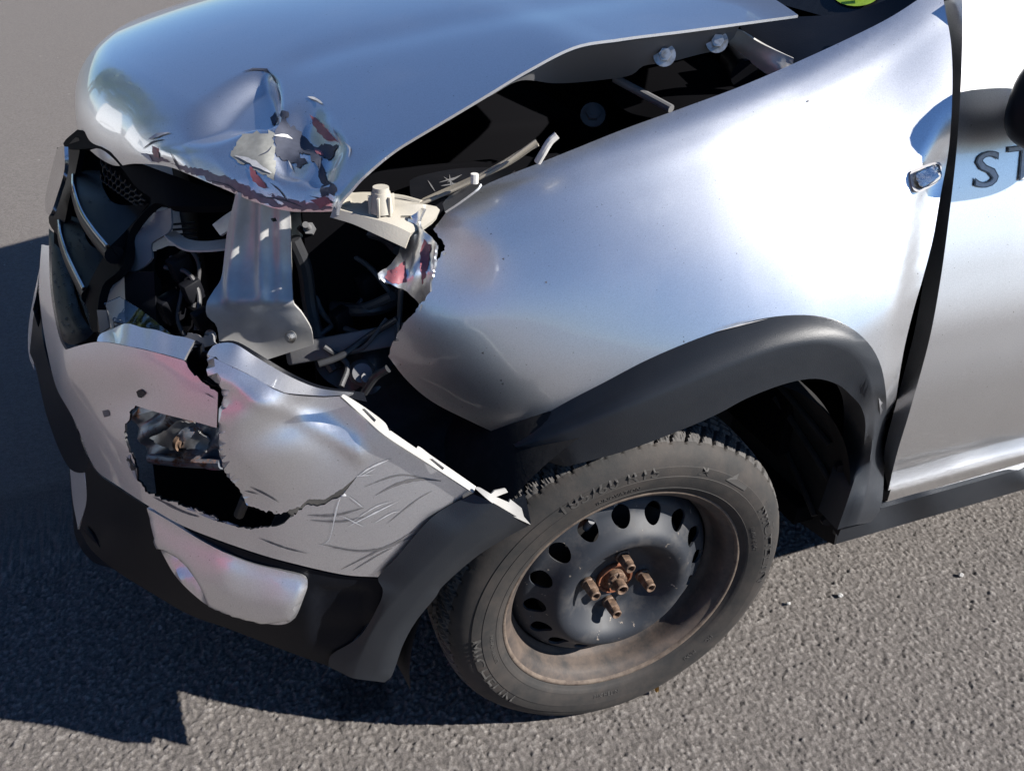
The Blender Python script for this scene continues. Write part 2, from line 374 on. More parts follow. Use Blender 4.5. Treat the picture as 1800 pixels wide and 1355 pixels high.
# asphalt
q = NT('asphalt'); at_ = q.n('ShaderNodeAttribute', attribute_name='stone'); 
sto = q.ramp(at_.outputs['Fac'], [(0, (.040, .037, .036)), (.3, (.110, .100, .093)), (.7, (.165, .149, .137)), (1, (.27, .25, .23))])
big = q.ramp(q.noise(95, 5, .75), [(.3, .72), (.7, 1.25)]); fine = q.ramp(q.noise(360, 5, .8), [(.3, .5), (.7, 1.42)])
mul = q.n('ShaderNodeMix', data_type='RGBA', blend_type='MULTIPLY', i_0=1.); q.l(sto, mul.inputs[6]); q.l(big, mul.inputs[7])
mu2 = q.n('ShaderNodeMix', data_type='RGBA', blend_type='MULTIPLY', i_0=1.); q.l(mul.outputs[2], mu2.inputs[6]); q.l(fine, mu2.inputs[7])
vo = q.n('ShaderNodeTexVoronoi'); vo.inputs['Scale'].default_value = 105; q.l(q.co(), vo.inputs['Vector']); bright = q.ramp(vo.outputs['Color'], [(.955, 0), (.985, .7)])
# damp spot under the wheel arch
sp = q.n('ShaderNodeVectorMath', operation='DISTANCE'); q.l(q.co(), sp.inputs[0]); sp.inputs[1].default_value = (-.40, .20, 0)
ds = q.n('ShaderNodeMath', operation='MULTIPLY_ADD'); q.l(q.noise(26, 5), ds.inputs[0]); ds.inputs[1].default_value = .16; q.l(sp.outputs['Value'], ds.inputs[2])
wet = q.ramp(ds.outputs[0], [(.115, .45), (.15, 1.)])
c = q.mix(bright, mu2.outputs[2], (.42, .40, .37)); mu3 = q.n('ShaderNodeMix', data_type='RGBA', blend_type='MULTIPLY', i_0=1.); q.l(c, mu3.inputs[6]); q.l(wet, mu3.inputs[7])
q.set(Base_Color=mu3.outputs[2], Roughness=.85, Specular_IOR_Level=.3)
v2 = q.n('ShaderNodeTexVoronoi', feature='F1'); v2.inputs['Scale'].default_value = 150; q.l(q.co(), v2.inputs['Vector'])
q.bump(q.noise(420, 5, .75), .9, .0035); q.bump(v2.outputs['Distance'], -.55, .004); M['asphalt'] = q.m
# ------------------------------------------------------------------ ground: one sheet, fine and truly uneven near the camera
def axis(lo, hi, st, far):
    a = list(np.arange(lo, hi, st)); s = st; x = a[-1]
    while x < far: s *= 1.16; x += s; a.append(x)
    s = st; x = a[0]; pre = []
    while x > -far: s *= 1.16; x -= s; pre.append(x)
    return np.array(pre[::-1]+a)
gx = axis(-1.2, 1.7, .0029, 120); gy = axis(-.5, .7, .0029, 120)
GX, GY = np.meshgrid(gx, gy)
def worley(X, Y, cell, seed):
    ix = np.floor(X/cell).astype(int); iy = np.floor(Y/cell).astype(int); d1 = np.full(X.shape, 9.); idv = np.zeros(X.shape)
    def hsh(i, j, k):
        h = (i*374761393+j*668265263+k*2147483647+seed*97) & 0xffffffff; h = ((h ^ (h >> 13))*1274126177) & 0xffffffff; return ((h ^ (h >> 16)) & 0xffff)/65535.
    for a in (-1, 0, 1):
        for b in (-1, 0, 1):
            i = ix+a; j = iy+b; px = (i+.1+.8*hsh(i, j, 1))*cell; py = (j+.1+.8*hsh(i, j, 2))*cell
            d = np.hypot(X-px, Y-py)/cell; k = d < d1; d1 = np.where(k, d, d1); idv = np.where(k, hsh(i, j, 3), idv)
    return d1, idv
near = np.clip(1-np.maximum(np.abs(GX-.25)-1.5, np.maximum(np.abs(GY-.1)-.65, 0))/.25, 0, 1)
near = np.where((np.abs(GX-.25) < 1.75) & (np.abs(GY-.1) < .9), near, 0)
d1, i1 = worley(GX, GY, .0088, 1); d2, i2 = worley(GX+.3, GY+.7, .0054, 5)
stone = np.clip(1-d1**2*1.5, 0, 1)*(.45+.55*i1)
hgt = (stone*.0042+np.clip(1-d2**2*1.7, 0, 1)*.0030*(.25+.75*i2))*near
d3, i3 = worley(GX+.004*np.sin(GY*410)+.1, GY+.004*np.sin(GX*370)+.2, .019, 9); hgt -= np.clip(.42-d3, 0, 1)*np.clip(i3-.7, 0, 1)*.04*near*(.4+.6*i2)
GZ = hgt-.0058*near
GZ = np.where(near > 0, GZ, -.003)
ny, nx = GX.shape; V = np.stack([GX, GY, GZ], -1).reshape(-1, 3); ii = np.arange(ny*nx).reshape(ny, nx)
Fq = np.stack([ii[:-1, :-1], ii[:-1, 1:], ii[1:, 1:], ii[1:, :-1]], -1).reshape(-1, 4)
me = bpy.data.meshes.new('asphalt_ground'); me.vertices.add(len(V)); me.vertices.foreach_set('co', V.ravel()); me.loops.add(Fq.size); me.loops.foreach_set('vertex_index', Fq.ravel().astype(np.int32))
me.polygons.add(len(Fq)); me.polygons.foreach_set('loop_start', np.arange(0, Fq.size, 4, dtype=np.int32)); me.polygons.foreach_set('loop_total', np.full(len(Fq), 4, np.int32)); me.update(); me.validate()
ca = me.attributes.new('stone', 'FLOAT', 'POINT'); sv = np.where(near.ravel() > 0, (.25+.75*np.clip(hgt/.0055, 0, 1).ravel()*(.7+.3*i1.ravel())), .62); ca.data.foreach_set('value', sv.astype(np.float32))
me.materials.append(M['asphalt']); g = link('asphalt_ground', me); g['kind'] = 'structure'; g['label'] = 'rough grey weathered asphalt of the car park'
# ------------------------------------------------------------------ the damaged car
car = empty('damaged_car'); tag(car, 'silver hatchback with smashed front corner, torn bumper and missing headlight', 'car')
sm = lambda a: np.clip(a, 0, 1)**2*(3-2*np.clip(a, 0, 1))
# body side surfaces
PF = curve([-.6, -.42, -.35, -.28, -.2, -.1, 0, .1, .2, .35, 1.5], [.46, .235, .172, .122, .078, .038, .015, .004, 0, 0, 0])
ZT = curve([-.5, -.4, -.26, -.07, .08, .25, .35, .44, .7], [.82, .855, .905, .97, 1.015, 1.07, 1.12, 1.18, 1.32])
GD = curve([-.02, 0, .01, .03, .06, .1, .15, .2, .26, .33, .42, .5, .6, .8], [.24, .16, .138, .114, .090, .062, .032, .010, -.010, -.022, -.022, -.008, .02, .09])
def fend(x, z):
    dd = np.maximum(ZT(x)-z, 0); fl = sm((np.asarray(x, float)+.10)/.34)*sm((.60-np.asarray(x, float))/.34); e = np.clip(dd-.05, 0, .40)
    return PF(x)+GD(ZT(x)-z)-.24*fl*(e*e/(e+.05))*(1-.25*e/.4)+1.25*np.maximum(.08-np.asarray(x, float), 0)**1.5*dd*dd/(dd+.06)
PB = curve([-.87, -.845, -.828, -.812, -.79, -.76, -.72, -.68, -.63, -.58, -.53, -.48, -.43, -.38, -.32, -.26, -.2, -.1], [1.8, 1.1, .84, .66, .53, .40, .29, .205, .135, .082, .042, .012, -.010, -.026, -.038, -.047, -.055, -.07])
QB = curve([.1, .2, .3, .38, .45, .55, .65, .72, .78, .85], [.09, .05, .02, .012, .004, 0, .004, .012, .03, .07])
bump_f = lambda x, z: PB(x-QB(z))+.6*QB(z)
door_f = lambda x, z: curve([.2, .3, .36, .42, .5, .6, .7, .8, .9, 1.0, 1.08, 1.2, 1.3], [.10, .066, .040, .014, -.010, -.030, -.032, -.016, .010, .040, .066, .105, .14])(z)
# ---------- bonnet
lip = [at(590, 376, y=.195), at(530, 377, y=.235), at(450, 356, y=.30), at(395, 333, y=.345), at(340, 310, y=.40), at(290, 292, y=.475), at(240, 288, y=.55), at(200, 291, y=.65), at(160, 266, y=.76), at(140, 240, y=.85)]
lip += [np.array(p) for p in ((-.69, .97, .845), (-.665, 1.14, .85), (-.60, 1.31, .86), (-.49, 1.46, .875), (-.38, 1.56, .885))]
lip = np.array(lip); LX = curve(lip[:, 1], lip[:, 0]); LZ = curve(lip[:, 1], lip[:, 2])
ed = np.array([at(592, 330, y=.19), at(640, 300, y=.185), at(700, 260, y=.18), at(780, 212, y=.178), at(850, 170, y=.177), at(930, 122, y=.177), at(1010, 82, y=.178), at(1090, 68, y=.18), at(1200, 54, y=.182), at(1395, 28, y=.186)])
EZ = curve(np.r_[-.62, ed[:, 0]], np.r_[.86, ed[:, 2]]); EY = curve(ed[:, 0], ed[:, 1])
CZ = curve([-.75, -.7, -.6, -.4, -.2, 0, .25, .45], [.905, .93, .965, 1.012, 1.052, 1.086, 1.118, 1.135]); RZ = curve([-.7, -.6, -.4, -.2, 0, .25, .4], [.82, .86, .93, .98, 1.02, 1.065, 1.09])
def bonnet_z(x, y):
    q = (.87-y)/.69; return CZ(x)*(1-q*q)+EZ(x)*(q*q+q)/2+RZ(x)*(q*q-q)/2
ns, nt_ = 150, 170
sy = np.concatenate([np.linspace(.18, .62, 95)[:-1], np.linspace(.62, 1.56, 56)]); tt = np.linspace(0, 1, nt_)**1.35
BV = np.zeros((len(sy), nt_, 3))
for i, y in enumerate(sy):
    yy = max(y, .195); x0 = float(LX(yy)); z0 = float(LZ(yy)); xr = float(.262+.10*(1-((y-.87)/.69)**2)); x = x0+(xr-x0)*tt; e = np.clip((x-x0)/.085, 0, 1)
    zs = bonnet_z(x, np.full_like(x, y)); drop = (bonnet_z(x0+.0, y)-z0); z = zs-drop*(1-np.sqrt(np.clip(1-(1-e)**2, 0, 1)))
    yv = np.full_like(x, y); ew = np.clip(1-(y-.18)/.10, 0, 1); yv = yv+(EY(x)-.18)*ew
    BV[i] = np.stack([x, yv, z], 1)
P0 = pix(BV.reshape(-1, 3)); V0 = BV.reshape(-1, 3).copy()
def poly_sd(poly, Q):
    poly = np.array(poly, float); return np.where(inside(poly, Q), 1, -1)*bdist(poly, Q)
scoop = crom([(255, 262), (320, 196), (385, 150), (430, 128), (466, 123), (486, 140), (494, 175), (488, 215), (470, 232), (440, 232), (380, 262), (310, 280)], 6, True)
sdv = poly_sd(scoop, P0); wdt = np.clip(14+np.maximum(0, 470-P0[:, 0])*.55, 14, 110)
dz = -.024*sm((sdv+2)/wdt)
scoop2 = crom([(486, 140), (497, 190), (530, 178), (570, 190), (605, 245), (604, 285), (580, 330), (520, 330), (470, 300), (462, 240), (476, 205)], 6, True)
s2 = poly_sd(scoop2, P0); dz += -.017*sm((s2+6)/48)
ridge = np.exp(-((P0[:, 0]-480)/26)**2-((P0[:, 1]-232)/26)**2); dz += .007*ridge
lipd = np.array([bdist(np.vstack([pix(lip[:8]), pix(lip[:8])[::-1]]), P0)])[0]
cr = sm(1-lipd/85)*sm((P0[:, 0]-235)/60)
tri = lambda q: 1-2*np.abs((q/math.pi) % 2-1)
wob = tri(P0[:, 0]*.040+P0[:, 1]*.035)*.6+tri(P0[:, 0]*.075-P0[:, 1]*.05+1.3)*.35
dz += cr*sm(lipd/14)*wob*.0085
dm = sm((s2+4)/30); dz += dm*(tri(P0[:, 0]*.075+P0[:, 1]*.045)*.0038+tri(P0[:, 1]*.09-P0[:, 0]*.05)*.0024)
# a soft pressed line running back from the dent
ln = P0[:, 1]-np.interp(P0[:, 0], [480, 620, 800, 1000, 1300], [120, 78, 38, 4, -40]); dz += -.003*np.exp(-(ln/22)**2)*sm((P0[:, 0]-470)/80)
gate = (P0[:, 1] < 420) & (P0[:, 0] > 200); V0[:, 2] += np.where(gate, dz, 0)
ns = len(sy); idx = np.arange(ns*nt_).reshape(ns, nt_)
T = np.concatenate([np.stack([idx[:-1, :-1], idx[1:, :-1], idx[1:, 1:]], -1).reshape(-1, 3), np.stack([idx[:-1, :-1], idx[1:, 1:], idx[:-1, 1:]], -1).reshape(-1, 3)])
VV, F = solid(V0, T, .0035); bonnet = mesh('bonnet', VV, F, M['silver'], car, sharp=50, label='buckled bonnet with a deep dent and scraped front edge')
hb = bvh_of(bonnet)
J = lambda pts, a=3: [(x, y, 'j', a) for x, y in pts]
decals('bare_patch', [J([(433, 230), (461, 227), (483, 235), (483, 318), (451, 300), (412, 279), (406, 271), (423, 243)], 3)], hb, M['filler_grey'], bonnet)
decals('paint_loss_and_fold_shade', [J([(476, 211), (491, 194), (508, 198), (503, 212), (530, 237), (551, 258), (594, 254), (585, 278), (577, 283), (556, 264), (568, 293), (577, 318), (590, 327), (572, 331), (563, 316), (559, 294), (541, 272), (524, 262), (541, 287), (528, 297), (508, 284), (487, 276), (484, 238)], 3.2),
    J([(564, 332), (575, 322), (592, 330), (588, 345), (578, 340), (566, 352)], 2), J([(520, 252), (536, 262), (532, 272), (516, 262)], 2), [(a, b, 'c') for a, b in ((425, 128), (445, 121), (470, 122), (484, 138), (489, 158), (486, 148), (476, 130), (462, 125), (446, 124))],
    *[ribbon(p, 2.6) for p in ([(252, 262), (270, 250), (290, 246)], [(282, 300), (320, 305), (360, 322), (392, 330)], [(476, 322), (492, 335), (505, 352)], [(300, 268), (318, 300), (330, 308)], [(545, 345), (575, 352), (588, 356)], [(455, 275), (470, 268), (478, 258)], [(455, 345), (500, 352), (535, 365)], [(372, 318), (400, 325), (420, 338)])]], hb, M['paint_loss_and_fold_shade'], bonnet, lift=.0011)  # ribbons: dark crease shade of the folds painted in beside real paint loss
decals('red_scuff_and_reflection', [J([(545, 203), (556, 208), (578, 232), (598, 252), (573, 246), (552, 222)], 2), J([(440, 293), (446, 300), (472, 331), (456, 328), (442, 312)], 2), J([(553, 262), (566, 268), (570, 274), (558, 272)], 1.5), J([(545, 352), (575, 346), (585, 358), (566, 366)], 2), J([(268, 256), (278, 262), (282, 280), (272, 276)], 1.5)], hb, M['red_transfer_and_reflection'], bonnet, lift=.0014)
decals('flaked_edge', [ribbon(p, w_) for p, w_ in (([(262, 246), (280, 238), (300, 234)], 6), ([(542, 172), (556, 176), (568, 184)], 5), ([(482, 240), (500, 240), (514, 246)], 5), ([(415, 275), (440, 284), (478, 306)], 9), ([(586, 226), (594, 244), (600, 256)], 3), ([(604, 250), (616, 262), (614, 278)], 3), ([(508, 284), (518, 305)], 3), ([(250, 270), (262, 276), (270, 286)], 7), ([(485, 150), (491, 168), (492, 184)], 2.5), ([(330, 312), (360, 322), (385, 330)], 5))], hb, M['scratch_white'], bonnet, lift=.0017)
decals('scraped_lip_reflection', [J([(300, 288), (352, 296), (410, 316), (455, 340), (505, 362), (480, 364), (430, 346), (380, 324), (330, 305)], 3), J([(470, 340), (520, 352), (565, 360), (584, 366), (560, 374), (515, 368)], 3), J([(255, 270), (285, 276), (300, 286), (270, 284)], 2.5)], hb, M['mauve_reflection'], bonnet, lift=.0006)  # mauve reflection along the scraped lip, put in as flat colour
# pressed inner frame of the bonnet and its hinge
panel('inner_frame', [(860, 170, 'c'), (930, 130), (1010, 90), (1100, 74), (1200, 60), (1300, 46, 'c'), (1290, 66, 'c'), (1268, 86), (1225, 97), (1175, 110), (1132, 116), (1108, 133), (1040, 143), (975, 147), (915, 142)], [(860, 170, 'y', .20), (930, 130, 'y', .20), (1010, 90, 'y', .2), (1300, 46, 'y', .205), (1268, 86, 'y', .225), (1132, 116, 'y', .23), (975, 147, 'y', .26), (1200, 60, 'y', .2), (1200, 85, 'y', .215)], M['grey_part'], bonnet, h=12)
panel('hinge', [(1283, 52, 'c'), (1303, 56), (1340, 78), (1395, 103, 'c'), (1394, 114, 'c'), (1358, 132), (1335, 122), (1300, 92), (1282, 78, 'c')], [(1283, 52, 'y', .235), (1303, 56, 'y', .23), (1340, 78, 'y', .215), (1395, 103, 'y', .185), (1358, 132, 'y', .2), (1300, 92, 'y', .25), (1282, 78, 'y', .25)], M['galvanised'], bonnet, h=10, disp=lambda P, V: .004*np.exp(-((P[:, 1]-(P[:, 0]-1283)*.62-66)/9)**2))
for u, v in ((1168, 98), (1260, 74)):
    c = at(u, v, y=.212); d = np.array([-.45, -.8, .35]); vv, f = hexbolt(c, d, .0085, .012); mesh('bolt', vv, f, M['bolt_steel'], bonnet, sharp=30)
# ---------- front fender (torn nose)
fo = [(770, 392, 'c'), (800, 357), (860, 322), (950, 286), (1010, 262), (1100, 226), (1200, 190), (1300, 153), (1400, 110), (1500, 64), (1570, 28), (1640, -18, 'c'), (1655, -20, 'c'), (1662, 20), (1672, 80), (1674, 160), (1668, 260), (1652, 350), (1640, 420), (1622, 490), (1606, 545), (1588, 620), (1572, 720), (1560, 800), (1550, 890, 'c'), (1543, 891, 'c'), (1547, 770), (1546, 710), (1535, 655), (1515, 618), (1480, 590), (1430, 578), (1350, 585), (1300, 600), (1150, 665), (1000, 735), (893, 771, 'c'), (830, 742), (760, 706), (715, 668), (682, 626, 'j', 2), (690, 602, 'j', 2), (712, 566, 'j', 2), (735, 540, 'j', 1.5), (748, 508, 'j', 1.5), (768, 455, 'j', 2), (781, 432, 'j', 3), (762, 402, 'j', 2)]
crease = np.array([(1668, 165), (1640, 235), (1614, 290), (1596, 360), (1588, 424), (1573, 511), (1556, 610), (1552, 700), (1551, 890)], float)
def fdisp(P, V):
    d = -.006*np.exp(-((P[:, 0]-800)/70)**2-((P[:, 1]-470)/60)**2)            # pushed-in nose
    return d
def fpost(P, V):
    cu = np.interp(P[:, 1], crease[:, 1], crease[:, 0], left=1e4); k = np.clip((P[:, 0]-cu)/42, 0, 1.6); return V+rays(P)*(.034*sm(k*1.1)*sm((P[:, 1]-170)/160))[:, None]
fender = panel('front_fender', fo, Surf(fend), M['silver'], car, h=13, disp=fdisp, post=fpost, thick=.0025, back=M['grey_part'], label='front wing with its nose torn away')
# folded-over torn tip
panel('torn_tip', [(722, 380, 'c'), (738, 366, 'j', 1.5), (748, 368, 'c'), (735, 392), (755, 415, 'j', 2), (768, 436, 'j', 2.), (767, 458), (754, 515, 'j', 2), (737, 538, 'c'), (726, 520), (700, 506), (669, 490, 'c'), (668, 478), (702, 450, 'j', 2.5), (709, 424, 'j', 2.5)], [(722, 380, 'y', .15), (748, 368, 'y', .14), (768, 436, 'y', .075), (737, 538, 'y', .085), (669, 488, 'y', .09), (702, 450, 'y', .13), (720, 470, 'y', .085), (745, 430, 'y', .11), (740, 490, 'y', .07)], M['silver'], fender, h=8, disp=lambda P, V: .003*np.sin(P[:, 0]*.18+P[:, 1]*.03), label='crumpled tip of the wing folded inward')
decals('red_scuff_and_reflection', [J([(700, 470), (712, 455), (716, 495), (700, 500), (676, 488), (680, 478)], 2), J([(745, 420), (758, 430), (752, 470), (742, 500), (738, 460)], 2)], bvh_of(bpy.data.objects['torn_tip']), M['red_transfer_and_reflection'], fender)  # pink reflection of the red car painted onto the tip
fb = bvh_of(fender)
decals('flaked_edge', [ribbon(p, w_) for p, w_ in (([(770, 432), (782, 440), (780, 450)], 7), ([(752, 402), (768, 418), (782, 432)], 6), ([(764, 452), (772, 460)], 4), ([(745, 523), (738, 548)], 4))], fb, M['scratch_white'], fender)
decals('stone_chip', [[(a-3, b), (a, b-2.5), (a+3, b), (a, b+3)] for a, b in ((849, 620), (881, 668), (884, 674), (1420, 178), (885, 455), (960, 496))], fb, M['scrape_dark'], fender)
# wheel arch moulding of the wing
otr = [(893, 772), (940, 742), (1000, 708), (1060, 677), (1130, 640), (1200, 609), (1270, 583), (1340, 563), (1400, 556), (1450, 559), (1490, 573), (1520, 596), (1540, 623), (1552, 656), (1558, 700), (1557, 760), (1554, 830), (1549, 890), (1532, 917)]
crs = [(905, 784), (940, 774), (1010, 750), (1100, 714), (1200, 673), (1311, 628), (1360, 611), (1403, 602), (1440, 599), (1472, 605), (1500, 620), (1522, 650), (1533, 690), (1536, 750), (1530, 820), (1518, 880), (1505, 922)]
inn = [(925, 802), (953, 809), (990, 821), (1011, 818), (1101, 794), (1200, 757), (1263, 729), (1311, 703), (1366, 681), (1407, 670), (1440, 668), (1473, 678), (1495, 696), (1514, 718), (1521, 751), (1514, 802), (1495, 862), (1471, 931)]
o3 = Surf(fend, -.004)(np.array(otr, float)); fs0 = Surf(fend)
def pull(L, out, frac=.6):
    B = fs0(np.array(L, float)); k = np.interp(np.arange(len(L)), [0, 3, len(L)-1], [.3, 1, 1]); return np.array([at(u, v, y=float(b[1])*frac-out*q) for (u, v), b, q in zip(L, B, k)])
c3 = pull(crs, .038); i3 = pull(inn, .030)
def settle(L, Q, tgt):
    return np.array([at(u, v, y=float(q[1])*(1-k)+tgt*k) for (u, v), q in zip(L, Q) for k in [float(sm((v-690)/200))*(u > 1450)]])
o3 = settle(otr, o3, .008); c3 = settle(crs, c3, -.024); i3 = settle(inn, i3, -.016); rt = i3+np.array([0, .05, .004])
lp = lambda A, B, t: A*(1-t)+B*t
o3n, c3n, i3n, r3n = [resample_n(crom(q, 8), 90) for q in (o3, c3, i3, rt)]
nrm = np.array([0, -1., .25])
arch = loft('arch_moulding', [o3n+np.array([0, .012, 0]), o3n, lp(o3n, c3n, .45)+nrm*.001, lp(o3n, c3n, .90), lp(c3n, i3n, .10), lp(c3n, i3n, .55)-nrm*.001, lp(c3n, i3n, .97), lp(i3n, r3n, .08), r3n], M['moulding'], fender, sharp=60)
panel('clear_scratch', [(1255, 584, 'c'), (1300, 570, 'c'), (1350, 560, 'c'), (1300, 573, 'c')], Surf(fend, -.008), M['scratch_soft'], fender, h=8, thick=.0005)
# side repeater
rp = Surf(fend, -.002)
panel('repeater_base', [(1600, 306), (1606, 298), (1640, 286), (1652, 286), (1655, 296), (1650, 318), (1630, 332), (1614, 338), (1604, 330)], Surf(fend, -.003), M['scratch_soft'], fender, h=7, step=5, thick=.004)
panel('repeater_lens', [(1607, 310), (1614, 300), (1642, 289), (1652, 291), (1652, 312), (1634, 326), (1616, 332), (1608, 326)], Surf(fend, -.004), M['clear_lens'], fender, h=5, step=4, thick=.003, disp=lambda P, V: .009*np.clip(1-((P[:, 0]-1630)/26)**2-((P[:, 1]-310)/24)**2, 0, 1)**.6)
panel('repeater_reflector', [(1610, 312), (1616, 303), (1642, 292), (1649, 294), (1649, 310), (1634, 322), (1618, 328)], Surf(fend, -.0045), M['chrome'], fender, h=6, step=4, thick=.001, disp=lambda P, V: .0012*np.sin(P[:, 0]*.9)*np.sin(P[:, 1]*.9))
# ---------- front door
do = [(1692, -4, 'c'), (1692, 60), (1689, 150), (1681, 270), (1666, 400), (1652, 500), (1633, 600), (1600, 720), (1576, 800), (1557, 882, 'c'), (1640, 860), (1800, 815), (2100, 733, 'c'), (2450, 600, 'c'), (2450, -160, 'c'), (1900, -75, 'c'), (1770, -30, 'c')]
def ddisp(P, V): return 0*P[:, 0]
door = panel('front_door', do, Surf(door_f), M['silver'], car, h=13, disp=ddisp, thick=.03)
panel('door_seal', [(1655, -25, 'c'), (1700, -25, 'c'), (1700, 80), (1697, 160), (1690, 270), (1675, 400), (1660, 505), (1642, 605), (1608, 725), (1582, 805), (1560, 880, 'c'), (1551, 882, 'c'), (1554, 800), (1562, 720), (1575, 620), (1595, 540), (1615, 480), (1636, 400), (1655, 300), (1662, 200), (1662, 100)], [(1660, 0, 'y', .16), (1690, 0, 'y', .15), (1690, 200, 'y', .10), (1655, 300, 'y', .10), (1660, 500, 'y', .06), (1600, 520, 'y', .055), (1642, 605, 'y', .045), (1575, 620, 'y', .06), (1580, 800, 'y', .06), (1550, 880, 'y', .07)], M['bay_dark'], door, h=18, thick=.004)
# door lettering
def text_mesh(s, size, extrude=0, offset=0, spacing=1.):
    c = bpy.data.curves.new('t', 'FONT'); c.body = s; c.size = size; c.extrude = extrude; c.offset = offset; c.align_x = 'CENTER'; c.align_y = 'CENTER'; c.space_character = spacing; c.resolution_u = 3
    o = bpy.data.objects.new('t', c); COL.objects.link(o); dg = bpy.context.evaluated_depsgraph_get(); me = o.evaluated_get(dg).to_mesh()
    bm = bmesh.new(); bm.from_mesh(me); o.to_mesh_clear(); bmesh.ops.triangulate(bm, faces=list(bm.faces))
    for _ in range(5):
        lg = [e for e in bm.edges if e.calc_length() > size*.16]
        if not lg: break
        bmesh.ops.subdivide_edges(bm, edges=lg, cuts=1); bmesh.ops.triangulate(bm, faces=[f for f in bm.faces if len(f.verts) > 3])
    bm.verts.ensure_lookup_table(); bm.verts.index_update(); V = np.array([tuple(v.co) for v in bm.verts]).reshape(-1, 3); F = [tuple(v.index for v in f.verts) for f in bm.faces]; bm.free(); bpy.data.objects.remove(o); bpy.data.curves.remove(c); return V, F
for s, u, v in (('S', 1733, 301), ('T', 1797, 289), ('E', 1862, 277), ('P', 1930, 265)):
    A = Surf(door_f)(np.array([(u, v)], float))[0]
    for nm, off, lf, mt in (('letter_outline', .0009, .0022, 'decal_edge'), ('letter', -.0006, .0026, 'decal_grey')):
        V1, F1 = text_mesh(s, .070, 0, off)
        mesh(nm, [(A[0]+p[0]*1.6, float(door_f(0, np.array(A[2]+p[1])))-lf, A[2]+p[1]*.95) for p in V1], F1, M[mt], door, smooth=False)
# ---------- sill
panel('sill_moulding', [(1530, 918, 'c'), (1549, 893, 'c'), (1700, 851), (1800, 823), (2100, 740, 'c'), (2100, 770, 'c'), (1800, 860), (1700, 889), (1600, 918), (1466, 957, 'c'), (1471, 931, 'c')], [(1549, 893, 'y', .018), (1800, 823, 'y', .018), (2100, 740, 'y', .018), (1530, 918, 'y', .013), (1471, 931, 'y', .016), (1640, 885, 'y', .004), (1800, 842, 'y', .004), (2100, 757, 'y', .004), (1466, 957, 'y', .022), (1600, 918, 'y', .022), (1800, 860, 'y', .022), (2100, 770, 'y', .022)], M['moulding'], car, h=11, thick=.01)
panel('sill_panel', [(1549, 885, 'c'), (1700, 842), (1800, 813), (2100, 728, 'c'), (2100, 745, 'c'), (1800, 825), (1700, 854), (1548, 896, 'c')], [(1549, 885, 'y', .06), (1800, 813, 'y', .06), (2100, 728, 'y', .06), (1548, 896, 'y', .034), (1800, 825, 'y', .034), (2100, 745, 'y', .034)], M['silver'], car, h=9, thick=.004)
panel('liner_flap', [(1384, 905, 'c'), (1420, 928), (1451, 950), (1466, 957, 'c'), (1471, 930, 'c'), (1490, 870, 'c'), (1440, 840, 'c')], [(1384, 905, 'y', .16), (1451, 955, 'y', .04), (1471, 930, 'y', .02), (1490, 870, 'y', .03), (1440, 840, 'y', .12)], M['liner'], car, h=10, thick=.004)
# ---------- wheel-arch liner (a real half drum with a back wall)
R_ = np.eye(3)
prof = [(.352, -.005), (.362, .03), (.366, .12), (.362, .22), (.345, .32), (.20, .335), (.02, .335)]
V, F = lathe(prof, 64, R_, np.array([.06, 0, .33]), a0=math.radians(-5), a1=math.radians(150)); mesh('arch_liner', V, F, M['liner'], car, sharp=45)
V, F = lathe([(.368, -.03), (.374, .03), (.378, .12), (.372, .22), (.35, .30)], 30, R_, np.array([0, 0, .29]), a0=math.radians(140), a1=math.radians(184)); mesh('arch_liner', V, F, M['liner'], car, sharp=45)
for k, (a, y0, y1) in enumerate(((8, .04, .2), (22, .05, .24), (-6, .06, .2))):
    q = math.radians(a); c = np.array([.06, 0, .33]); pth = [c+np.array([.356*math.cos(q+t*.25), y0+(y1-y0)*t, .356*math.sin(q+t*.25)]) for t in np.linspace(0, 1, 5)]
    V, F = tube(pth, .006, 8); mesh('liner_rib', V, F, M['liner'], bpy.data.objects['arch_liner'])
for u, v in ((1478, 818), (1452, 912)):
    c = at(u, v, y=.03); V, F = cyl(c, c+np.array([-.004, -.008, 0]), .011, 14, .008); mesh('liner_clip', V, F, M['dark_plastic'], bpy.data.objects['arch_liner'])
# ---------- wheel
WC = np.array([0, 0, .29]); st, cb = -.0426, .017
WM = np.array([[math.cos(st), -math.sin(st), 0], [math.sin(st), math.cos(st), 0], [0, 0, 1]])@np.array([[1, 0, 0], [0, math.cos(cb), -math.sin(cb)], [0, math.sin(cb), math.cos(cb)]])
wl = lambda P: (WM@np.atleast_2d(P).T).T+WC
DY = curve([.0, .034, .05, .062, .07, .080, .090, .100, .110, .120, .132, .145, .158, .168, .174, .18], [.050, .050, .049, .049, .044, .031, .0185, .0115, .0105, .0155, .029, .0405, .046, .056, .068, .09])
circ = lambda r, n, cx=0, cy=0: np.stack([cx+r*np.cos(np.arange(n)*2*math.pi/n), cy+r*np.sin(np.arange(n)*2*math.pi/n)], 1)
hol = [circ(.0305, 40)*1000]
for k in range(16):
    a = math.radians(4+22.5*k); hol.append(circ(15.6, 24, 144*math.cos(a), 144*math.sin(a)))
P, T = triangulate([circ(177, 200)]+hol, 5.2); r = np.hypot(P[:, 0], P[:, 1])/1000
